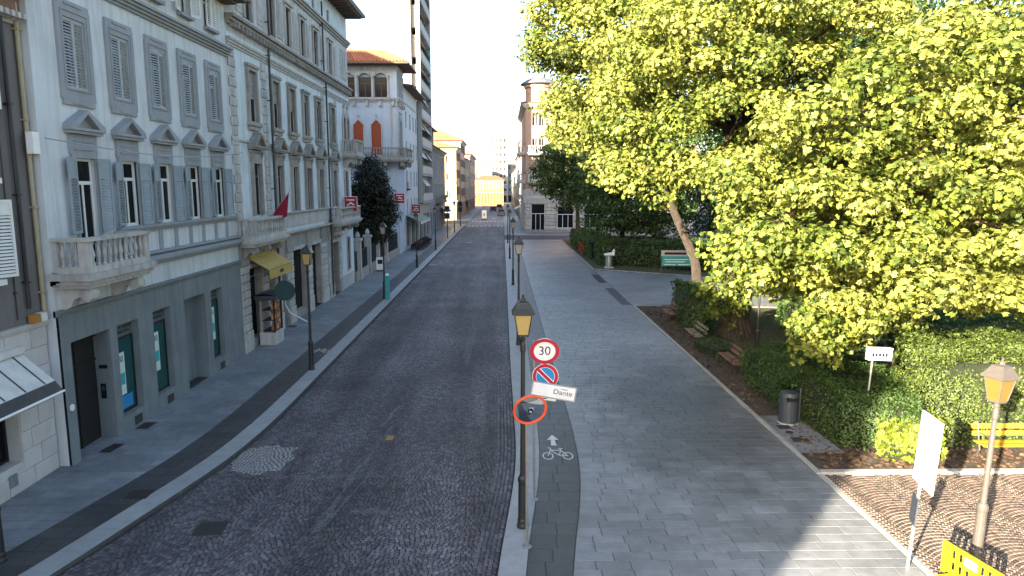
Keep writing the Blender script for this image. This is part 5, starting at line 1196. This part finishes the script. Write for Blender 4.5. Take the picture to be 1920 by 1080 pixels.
mb_ = thing('menu_board', 'white menu board on the pavement beside the courtyard pillars', 'menu board', (-10.1, 57.0, SW), R(10)); MB().box(-.3,-.03,.1,.3,.03,1.15).build('board', 'sign_white', mb_); MB().box(-.2,-.035,.6,.2,-.031,.95).build('print', 'dark_wood', mb_); MB().box(-.3,-.2,0,.3,.2,.1).build('foot', 'black_iron', mb_)
def car(x, y, rz, col, label):
    t = thing('parked_car', label, 'car', (x, y, .015), rz, 'cars at the far end of the street')
    side = [(-2.0,.35),(2.0,.35),(2.05,.7),(1.5,.85),(.9,.92),(.35,1.4),(-1.1,1.42),(-1.8,.95),(-2.05,.9)]
    MB().prism(side, -.82, .82).build('body', col, t)
    gs = [(.82,.93),(.33,1.34),(-1.05,1.36),(-1.6,.96)]; MB().prism(gs, -.835, -.825).prism(gs, .825, .835).build('side_window', 'pane', t)
    MB().add([(-1.83,-.7,.98),(-1.83,.7,.98),(-1.17,.7,1.38),(-1.17,-.7,1.38)], [(0,3,2,1)]).build('rear_window', 'pane', t)
    for a in (-1.25,1.3):
        for b in (-.8,.8): wv = MB().tube([(0,b-.1 if b < 0 else b-.1,0),(0,b+.1,0)], .32, 14).build('wheel', 'black_iron', t, (a,0,.32)); MB().tube([(0,b-.11,0),(0,b+.11,0)], .19, 10).build('rim', 'steel', wv)
    for b in (-.65,.65): MB().box(-2.07,b-.14,.66,-2.03,b+.14,.84).build('tail_light', 'sign_border', t)
car(-2.6, 196, PI/2, 'bin_dark', 'dark car standing in the roadway far beyond the white panel'); car(-1.0, 224, PI/2, 'black_iron', 'black car in front of the orange building'); car(-.3, 172, PI/2, 'white_wall', 'white car beyond the zebra crossing by the right kerb')
yb = thing('yellow_bollard', 'yellow base post with flat pale top at the end of the promenade', 'bollard', (9.6, 90.2, .085)); MB().box(-.35,-.3,0,.35,.3,1.3).build('base', 'plastic_yellow', yb); MB().tube([(0,0,1.3),(0,0,4.3)], .08, 8).build('pole', 'grey_iron', yb); MB().box(-.9,-.3,4.3,.9,.3,4.6).build('top_panel', 'concrete_balcony', yb)
# ------------------------------------------------------------------ vegetation
LOBED = np.array([(0,-.45),(.42,-.32),(.24,-.02),(.5,.16),(0,.55),(-.5,.16),(-.24,-.02),(-.42,-.32)], float)
OVAL = np.array([(0,-.5),(.24,-.1),(.2,.2),(0,.5),(-.2,.2),(-.24,-.1)], float)
DIAM = np.array([(0,-.5),(.3,0),(0,.5),(-.3,0)], float)
def leaves(P, N, size, shape, droop=.35, fold=.18):
    """P points, N outward directions -> one mesh array of leaves lying roughly across N with tips hanging down"""
    n = len(P); N = N+RNG.normal(0,.45,(n,3)); N /= np.linalg.norm(N,axis=1)[:,None]+1e-9
    tip = RNG.normal(0,1,(n,3))+np.array([0,0,-droop*2]); tip -= N*np.sum(tip*N,axis=1)[:,None]; tip /= np.linalg.norm(tip,axis=1)[:,None]+1e-9
    side = np.cross(tip, N); s = size*RNG.uniform(.65,1.25,n)
    k = len(shape); V = P[:,None,:]+(side[:,None,:]*shape[None,:,0:1]+tip[:,None,:]*shape[None,:,1:2])*s[:,None,None]
    V = V-N[:,None,:]*(np.abs(shape[None,:,0:1])*fold*2+.3*fold*shape[None,:,1:2]**2)*s[:,None,None]
    return V.reshape(-1,3), np.arange(n*k).reshape(n,k)
def clump_points(centers, radii, dens, squash=.8):
    PP, NN = [], []
    for c, r in zip(centers, radii):
        n = int(dens*r*r); d = RNG.normal(0,1,(n,3)); d /= np.linalg.norm(d,axis=1)[:,None]
        rad = r*(RNG.uniform(.12,1.0,n)**.55)*(1+.22*np.sin(d[:,0]*5+c[0]*3)*np.cos(d[:,2]*4+c[1]))
        p = d*rad[:,None]; p[:,2] *= squash*RNG.uniform(.7,1.05); PP.append(p+np.array(c)); NN.append(d*.8+np.array([0,0,.45]))
    return np.concatenate(PP), np.concatenate(NN)
def branch(m, pts, r0, r1, n=7):
    k = len(pts); m.tube(pts, [r0+(r1-r0)*i/(k-1) for i in range(k)], n)
def in_poly(u, v, poly):
    c = False; n = len(poly)
    for i in range(n):
        x0, y0 = poly[i]; x1, y1 = poly[(i+1) % n]
        if (y0 > v) != (y1 > v) and u < (x1-x0)*(v-y0)/(y1-y0)+x0: c = not c
    return c
def crown_centres(poly, Yc, depth, spacing, rmin, rmax, tries=4000, holes=(), zmin=1.6):
    us = [p[0] for p in poly]; vs = [p[1] for p in poly]; cu, cv = sum(us)/len(us), sum(vs)/len(vs)
    hu, hv = (max(us)-min(us))/2, (max(vs)-min(vs))/2; mu, mv = (max(us)+min(us))/2, (max(vs)+min(vs))/2
    Cn, Rd = [], []
    for _ in range(tries):
        u, v = RNG.uniform(min(us),max(us)), RNG.uniform(min(vs),max(vs))
        if not in_poly(u, v, poly): continue
        if any((u-h[0])**2+(v-h[1])**2 < h[2]**2 for h in holes): continue
        e = min(1, ((u-mu)/hu)**2*.9+((v-mv)/hv)**2*.9); hd = depth*math.sqrt(max(.06,1-e))
        Y = Yc+hd*(RNG.beta(1.0,1.5)*2-1); p = D(u, v, Y)
        if p.z < zmin: continue
        r = RNG.uniform(rmin, rmax)
        if all((p-q).length > spacing*(.55+.45*r/rmax) for q in Cn): Cn.append(p); Rd.append(r)
    return Cn, Rd
def plane_tree(label, base, fork, poly, Yc, depth, spacing, rr, size, dens, material, trunk_r, holes=(), bark='bark_plane', shape=LOBED, name='plane_tree', group=None, tries=4000, flare=1.45, limbs=26, zmin=1.6, mix=None, cat='tree'):
    t = thing(name, label, cat, base, 0, group); B_ = Vector(base)
    Cn, Rd = crown_centres(poly, Yc, depth, spacing, *rr, tries=tries, holes=holes, zmin=zmin)
    m = MB(); K = [Vector(base)]+[Vector(f) for f in fork]; pts = []; 
    for i in range(len(K)-1):
        for s in range(6): pts.append(K[i].lerp(K[i+1], s/6)+Vector((random.uniform(-.05,.05),random.uniform(-.05,.05),0))*trunk_r*2*(i+s > 0))
    pts.append(K[-1]); n = len(pts); L_ = [p-B_ for p in pts]
    rad = [trunk_r*(1-.55*i/(n-1))*(flare if i == 0 else 1.12 if i == 1 else 1) for i in range(n)]
    NR = 40; m.tube(L_, rad, NR)
    # bark ridges
    ph = RNG.uniform(0, 6, 4)
    for k in range(n*NR):
        i, j = divmod(k, NR); x, y, z = m.v[k]; c = L_[i]
        a = 1+.06*math.sin(3*2*PI*j/NR+ph[0]+z*.3)*(1.8 if i == 0 else 1)+.045*(1 if (j+int(z*1.3+ph[1])) % 2 else -1)+RNG.normal(0,.018)
        m.v[k] = (c.x+(x-c.x)*a, c.y+(y-c.y)*a, z)
    tr = m.build('trunk', bark, t)
    lm = MB(); top = L_[-1]; idx = RNG.permutation(len(Cn))[:limbs]
    for q in idx:
        e = Cn[q]-B_; s0 = pts[int(n*RNG.uniform(.55,.98))]-B_; d = e-s0; mid = s0+d*.45+Vector((random.uniform(-.4,.4),random.uniform(-.4,.4),.12*d.length)); r0 = trunk_r*RNG.uniform(.16,.36)
        branch(lm, [s0, s0.lerp(mid,.5)+Vector((0,0,.1)), mid, mid.lerp(e,.55), e], r0, .025, 6)
        for w_ in range(2): q2 = e+Vector((random.uniform(-1,1),random.uniform(-1,1),random.uniform(-.6,.6)))*.7; branch(lm, [mid.lerp(e,.6), q2], .03, .01, 4)
    lm.build('limbs', bark, t, smooth=True)
    P_, N_ = clump_points([tuple(c-B_) for c in Cn], Rd, dens)
    own = np.repeat(RNG.random(len(Cn)), [int(dens*r*r) for r in Rd])      # boughs lean to yellower sunlit or greener shaded tones, put into leaf colour
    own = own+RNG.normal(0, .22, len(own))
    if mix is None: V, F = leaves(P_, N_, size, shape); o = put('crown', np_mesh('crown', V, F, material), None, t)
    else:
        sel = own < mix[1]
        for nm, mk, ma in (('crown', ~sel, material), ('shade_toned_foliage', sel, mix[0])): V, F = leaves(P_[mk], N_[mk], size, shape); o = put(nm, np_mesh(nm, V, F, ma), None, t)
    return t, len(P_)

NL = 0
# nearest plane tree, its low boughs hanging over the hedge
poly1 = [(1345,330),(1420,250),(1560,180),(1700,60),(1850,20),(2060,-60),(2120,300),(2090,560),(1960,580),(1880,570),(1800,590),(1750,535),(1700,560),(1680,620),(1610,610),(1555,655),(1520,640),(1500,575),(1450,560),(1400,520),(1345,480),(1325,420)]
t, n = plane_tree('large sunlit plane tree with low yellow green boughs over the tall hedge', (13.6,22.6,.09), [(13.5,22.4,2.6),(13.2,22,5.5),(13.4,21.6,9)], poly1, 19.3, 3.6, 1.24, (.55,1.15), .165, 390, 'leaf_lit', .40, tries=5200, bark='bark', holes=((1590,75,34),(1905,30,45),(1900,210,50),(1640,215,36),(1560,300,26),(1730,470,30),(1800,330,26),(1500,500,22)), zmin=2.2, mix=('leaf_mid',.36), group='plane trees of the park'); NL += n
poly2 = [(1130,120),(1180,40),(1290,-40),(1450,-140),(1640,-160),(1720,20),(1660,200),(1520,320),(1400,370),(1320,345),(1270,360),(1225,385),(1200,350),(1150,330),(1120,240)]
t, n = plane_tree('plane tree with the thick furrowed trunk standing on the lawn', (10.86,31.4,.09), [(10.8,31.3,3),(10.9,31,7),(11.2,30.6,12)], poly2, 28.5, 4.6, 1.58, (.7,1.45), .18, 320, 'leaf_lit', .62, tries=4200, holes=((1590,75,34),(1390,215,42),(1350,262,34),(1470,120,24),(1250,250,24)), mix=('leaf_mid',.36), group='plane trees of the park', limbs=34, bark='bark_shaded'); NL += n
poly3 = [(1000,40),(1040,-60),(1160,-140),(1300,-160),(1290,60),(1240,200),(1215,330),(1140,300),(1100,225),(1060,265),(1030,250),(1015,215),(1040,190),(1045,150),(1010,110)]
t, n = plane_tree('plane tree whose slim trunk leans towards the promenade behind the dark shrub', (10.6,36.0,.09), [(10.3,37,3.2),(8.9,39,7.2),(7.2,41,13)], poly3, 40, 5.0, 1.75, (.8,1.65), .20, 290, 'leaf_lit', .28, tries=3600, holes=((1190,35,42),(1100,140,22),(1150,210,22)), mix=('leaf_mid',.36), group='plane trees of the park', limbs=24, bark='bark_shaded'); NL += n
polyr = [(1790,-40),(1990,-80),(2010,330),(1880,330),(1820,200)]
t, n = plane_tree('bright green tree rising behind the large plane at the edge of the park', (21.5,31.5,.09), [(21.3,31.5,4),(21.2,31.4,9)], polyr, 30, 3.0, 1.3, (.8,1.3), .24, 130, 'leaf_mid', .3, holes=((1905,30,60),(1900,215,60)), group='trees of the park', name='broadleaf_tree'); NL += n
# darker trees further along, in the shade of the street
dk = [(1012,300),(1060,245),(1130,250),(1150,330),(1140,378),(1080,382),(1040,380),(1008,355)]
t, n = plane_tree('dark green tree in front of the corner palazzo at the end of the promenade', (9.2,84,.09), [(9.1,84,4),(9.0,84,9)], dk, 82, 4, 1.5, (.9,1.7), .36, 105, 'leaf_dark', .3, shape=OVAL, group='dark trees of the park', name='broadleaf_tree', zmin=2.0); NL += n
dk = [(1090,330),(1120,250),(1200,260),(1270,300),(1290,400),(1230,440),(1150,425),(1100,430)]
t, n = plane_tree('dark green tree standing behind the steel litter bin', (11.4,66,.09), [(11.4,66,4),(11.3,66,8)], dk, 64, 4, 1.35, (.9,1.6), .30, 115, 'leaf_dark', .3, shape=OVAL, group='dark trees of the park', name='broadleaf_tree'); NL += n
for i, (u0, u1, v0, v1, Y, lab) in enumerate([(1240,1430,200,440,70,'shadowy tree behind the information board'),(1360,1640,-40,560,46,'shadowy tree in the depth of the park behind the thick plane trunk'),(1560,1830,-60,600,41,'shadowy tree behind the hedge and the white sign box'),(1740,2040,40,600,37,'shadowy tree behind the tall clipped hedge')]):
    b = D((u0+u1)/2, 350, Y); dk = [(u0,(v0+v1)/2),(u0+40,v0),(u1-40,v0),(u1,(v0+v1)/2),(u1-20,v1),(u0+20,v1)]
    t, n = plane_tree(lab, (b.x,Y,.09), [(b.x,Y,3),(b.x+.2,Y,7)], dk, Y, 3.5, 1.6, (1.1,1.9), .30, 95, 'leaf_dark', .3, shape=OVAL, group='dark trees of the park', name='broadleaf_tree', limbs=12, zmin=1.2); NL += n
# magnolia in the courtyard
mg = [(672,330),(690,298),(716,320),(728,370),(738,410),(732,440),(705,452),(680,462),(664,440),(664,360)]
t, n = plane_tree('dense dark magnolia growing out of the palazzo courtyard', (-12.2,60,.0), [(-12.1,60,2.2),(-11.9,60,5)], mg, 60, 2.4, .75, (.6,1.05), .24, 260, 'leaf_magnolia', .18, shape=OVAL, name='magnolia_tree', limbs=16, bark='bark', tries=3000); NL += n
mg = [(662,300),(690,310),(700,380),(690,440),(664,440)]
# hedges and shrubs
def hedge(name, label, pts, h, dens, size, material, core=True, wob=.16, shape=OVAL, group=None, cat='hedge', mix=None, round_=.35):
    """closed outline pts; leaves over the sides and the top of a rounded body"""
    t = thing(name, label, cat, (pts[0][0], pts[0][1], .09), 0, group); b = Vector((pts[0][0], pts[0][1])); n = len(pts)
    cx, cy = sum(p[0] for p in pts)/n, sum(p[1] for p in pts)/n
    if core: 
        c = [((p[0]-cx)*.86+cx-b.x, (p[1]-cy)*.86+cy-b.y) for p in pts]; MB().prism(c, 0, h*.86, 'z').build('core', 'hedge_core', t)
    PP, NN = [], []
    per = [math.hypot(pts[(i+1) % n][0]-pts[i][0], pts[(i+1) % n][1]-pts[i][1]) for i in range(n)]
    for i in range(n):
        m_ = int(per[i]*h*dens); s = RNG.random(m_); z = RNG.random(m_)**.8*h; p0, p1 = np.array(pts[i]), np.array(pts[(i+1) % n]); q = p0+(p1-p0)*s[:,None]
        nr = np.array([(p1-p0)[1], -(p1-p0)[0]]); nr = nr/np.linalg.norm(nr)
        if np.dot(nr, p0-np.array([cx,cy])) < 0: nr = -nr
        ins = round_*np.clip((z/h-.6)/.4,0,1)**2+RNG.uniform(-.06,.22,m_)+wob*np.sin(q[:,0]*2.1+z*1.7)*np.cos(q[:,1]*1.9+z*1.3)
        q = q-nr*ins[:,None]; PP.append(np.column_stack([q[:,0]-b.x,q[:,1]-b.y,z])); NN.append(np.column_stack([np.full(m_,nr[0]),np.full(m_,nr[1]),np.full(m_,.45)]))
    xs = [p[0] for p in pts]; ys = [p[1] for p in pts]; ar = (max(xs)-min(xs))*(max(ys)-min(ys)); k = int(ar*dens*1.1)
    x = RNG.uniform(min(xs),max(xs),k); y = RNG.uniform(min(ys),max(ys),k); ok = np.array([in_poly(a, c_, pts) for a, c_ in zip(x, y)], bool)
    x, y = x[ok], y[ok]; z = h*(.96+RNG.uniform(-.09,.05,len(x)))+wob*.9*np.sin(x*2.3)*np.cos(y*1.9); PP.append(np.column_stack([x-b.x,y-b.y,z])); NN.append(np.tile([0.,0.,1.],(len(x),1)))
    P_, N_ = np.concatenate(PP), np.concatenate(NN); V, F = leaves(P_, N_, size, shape, droop=.1)
    put('foliage', np_mesh('foliage', V, F, material), None, t); return t
hedge('tall_hedge', 'tall clipped hedge catching the sun behind the yellow bench', [(11.0,17.5),(17.5,17.5),(18.5,21.5),(12.6,21.0),(11.2,19.3)], 2.6, 680, .075, 'leaf_hedge', round_=.9, wob=.22)
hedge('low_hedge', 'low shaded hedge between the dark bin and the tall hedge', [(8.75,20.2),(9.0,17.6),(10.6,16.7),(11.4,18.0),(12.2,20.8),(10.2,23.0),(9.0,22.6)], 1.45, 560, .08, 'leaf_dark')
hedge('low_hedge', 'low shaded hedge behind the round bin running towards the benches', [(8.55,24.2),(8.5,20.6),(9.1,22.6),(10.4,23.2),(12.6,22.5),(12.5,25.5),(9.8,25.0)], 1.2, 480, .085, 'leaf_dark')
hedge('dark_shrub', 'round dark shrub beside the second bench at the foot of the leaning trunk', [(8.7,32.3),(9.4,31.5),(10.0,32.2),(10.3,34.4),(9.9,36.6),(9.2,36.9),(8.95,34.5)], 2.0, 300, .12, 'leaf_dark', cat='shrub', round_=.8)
hedge('dark_shrub', 'low green shrub at the corner of the paved path', [(9.6,37.4),(11.6,37.2),(12.5,38.4),(11.0,39.2),(9.9,39.0)], 1.3, 260, .12, 'leaf_dark', cat='shrub', round_=.6)
hedge('low_shrub', 'tuft of low ground cover beside the bench with the pale backrest', [(8.1,28.9),(8.6,26.9),(9.3,27.2),(9.5,29.0),(8.9,29.5)], .45, 300, .10, 'leaf_dark', cat='shrub')
hedge('bush_row', 'dense dark bushes behind the steel litter bin and the board', [(8.4,61.2),(12,59.6),(16.5,56.2),(19,56),(19,62),(12,66),(8.6,64.5)], 2.3, 90, .2, 'leaf_dark', cat='bush', round_=.8)
hedge('bush_row', 'dark bushes lining the far promenade before the corner palazzo', [(8.3,66),(10.5,65.5),(12,76),(11,88),(8.6,88),(8.0,76)], 1.7, 70, .22, 'leaf_dark', cat='bush', round_=.7)
hedge('bush_row', 'dark undergrowth across the depth of the park', [(16,44),(22,43),(34,40),(36,46),(22,50),(17,48)], 2.4, 60, .24, 'leaf_dark', cat='bush', round_=.8)
hedge('bush_row', 'dark bushes on the lawn between the thick trunk and the tall hedge', [(13.5,26.5),(15,29),(20,33),(18,36),(13.5,33.5),(12.8,29)], 1.9, 130, .16, 'leaf_dark', cat='bush', round_=.7)
hedge('bush_row', 'dark undergrowth behind the tall hedge', [(14,27),(20,26),(30,25),(31,29),(20,31),(14.5,30)], 1.4, 80, .2, 'leaf_dark', cat='bush', round_=.6)
hedge('lime_shrub', 'bright lime green shrub glowing at the left end of the tall hedge', [(9.55,16.75),(10.5,16.45),(11.3,16.9),(11.2,17.7),(10.1,17.6)], .95, 300, .16, 'leaf_lime', shape=LOBED, cat='shrub')
hedge('ivy_shrub', 'leafy climber on the foot of the large plane tree', [(12.7,20.9),(13.4,20.6),(14.1,21.2),(13.9,22.0),(12.9,22.0)], 2.4, 170, .2, 'leaf_hedge', shape=LOBED, cat='shrub', core=False)
hedge('sucker_shoots', 'fresh green shoots around the thick plane trunk and its neighbour', [(10.0,31.2),(10.2,30.3),(10.75,30.3),(10.9,31.3),(10.3,32.2)], 1.0, 5, .2, 'leaf_mid', shape=LOBED, cat='shrub', core=False)
# hanging shoots beside the thick trunk
t = thing('epicormic_shoots', 'curtain of green shoots hanging between the leaning trunk and the thick trunk', 'foliage', (10.3,31.6,.09))
Cn = [D(u, v, 30.2+RNG.uniform(-.4,.5)) for u, v in [(1330,530),(1345,550),(1355,575),(1335,560),(1370,560),(1385,575),(1350,520),(1375,540),(1400,560),(1340,585),(1320,545)]]
P_, N_ = clump_points([tuple(c-Vector((10.3,31.6,.09))) for c in Cn], [.5]*len(Cn), 300); V, F = leaves(P_, N_, .18, LOBED); put('leaves', np_mesh('leaves', V, F, 'leaf_mid'), None, t)
br = MB(); [branch(br, [Vector((.55,-.1,2.6)), (c-Vector((10.3,31.6,.09)))+Vector((0,0,.25)), c-Vector((10.3,31.6,.09))], .03, .01, 5) for c in Cn]; br.build('twigs', 'bark', t)
# flower bed with red blooms, fallen leaves, grass
t = thing('flower_clump', 'small red and white flowers at the far park edge', 'flowers', (8.3,71,.09)); P_ = np.column_stack([RNG.uniform(-.4,.5,160),RNG.uniform(-2,2,160),RNG.uniform(.2,1.2,160)]); V, F = leaves(P_, np.tile([0,-.5,1.],(160,1)), .2, DIAM); put('blooms', np_mesh('blooms', V, F, 'flower_red'), None, t)
n = 26000; x = RNG.uniform(8.2,24,n); y = RNG.uniform(21,40,n); keep = np.ones(n,bool); keep &= ~((x < 9.2) & (y < 39)); x, y = x[keep], y[keep]; n = len(x)
an = RNG.uniform(0,PI,n); h = RNG.uniform(.03,.09,n); wv = .008; V = np.zeros((n,3,3)); lx, ly = RNG.normal(0,.03,n), RNG.normal(0,.03,n)
V[:,0] = np.column_stack([x-np.cos(an)*wv*1.6,y-np.sin(an)*wv*1.6,np.full(n,.085)]); V[:,1] = np.column_stack([x+np.cos(an)*wv*1.6,y+np.sin(an)*wv*1.6,np.full(n,.085)]); V[:,2] = np.column_stack([x+lx,y+ly,.085+h])
tag(put('grass', np_mesh('grass', V.reshape(-1,3), np.arange(n*3).reshape(n,3), 'blade'), None), 'short patchy grass under the plane trees', 'grass', kind='stuff')
n = 2600; x = np.concatenate([RNG.uniform(7.8,9.3,n//2),RNG.uniform(8,17,n//2)]); y = np.concatenate([RNG.uniform(16.2,39.5,n//2),RNG.uniform(16.2,17.4,n//2)])
P_ = np.column_stack([x,y,np.full(n,.105)]); V, F = leaves(P_, np.tile([0,0,1.],(n,1)), .13, LOBED, droop=0, fold=.05); V[:,2] = np.maximum(V[:,2], .100)
tag(put('fallen_leaves', np_mesh('fallen_leaves', V, F, 'litter_leaf'), None), 'brown fallen leaves on the soil along the park edge', 'leaves', kind='stuff')
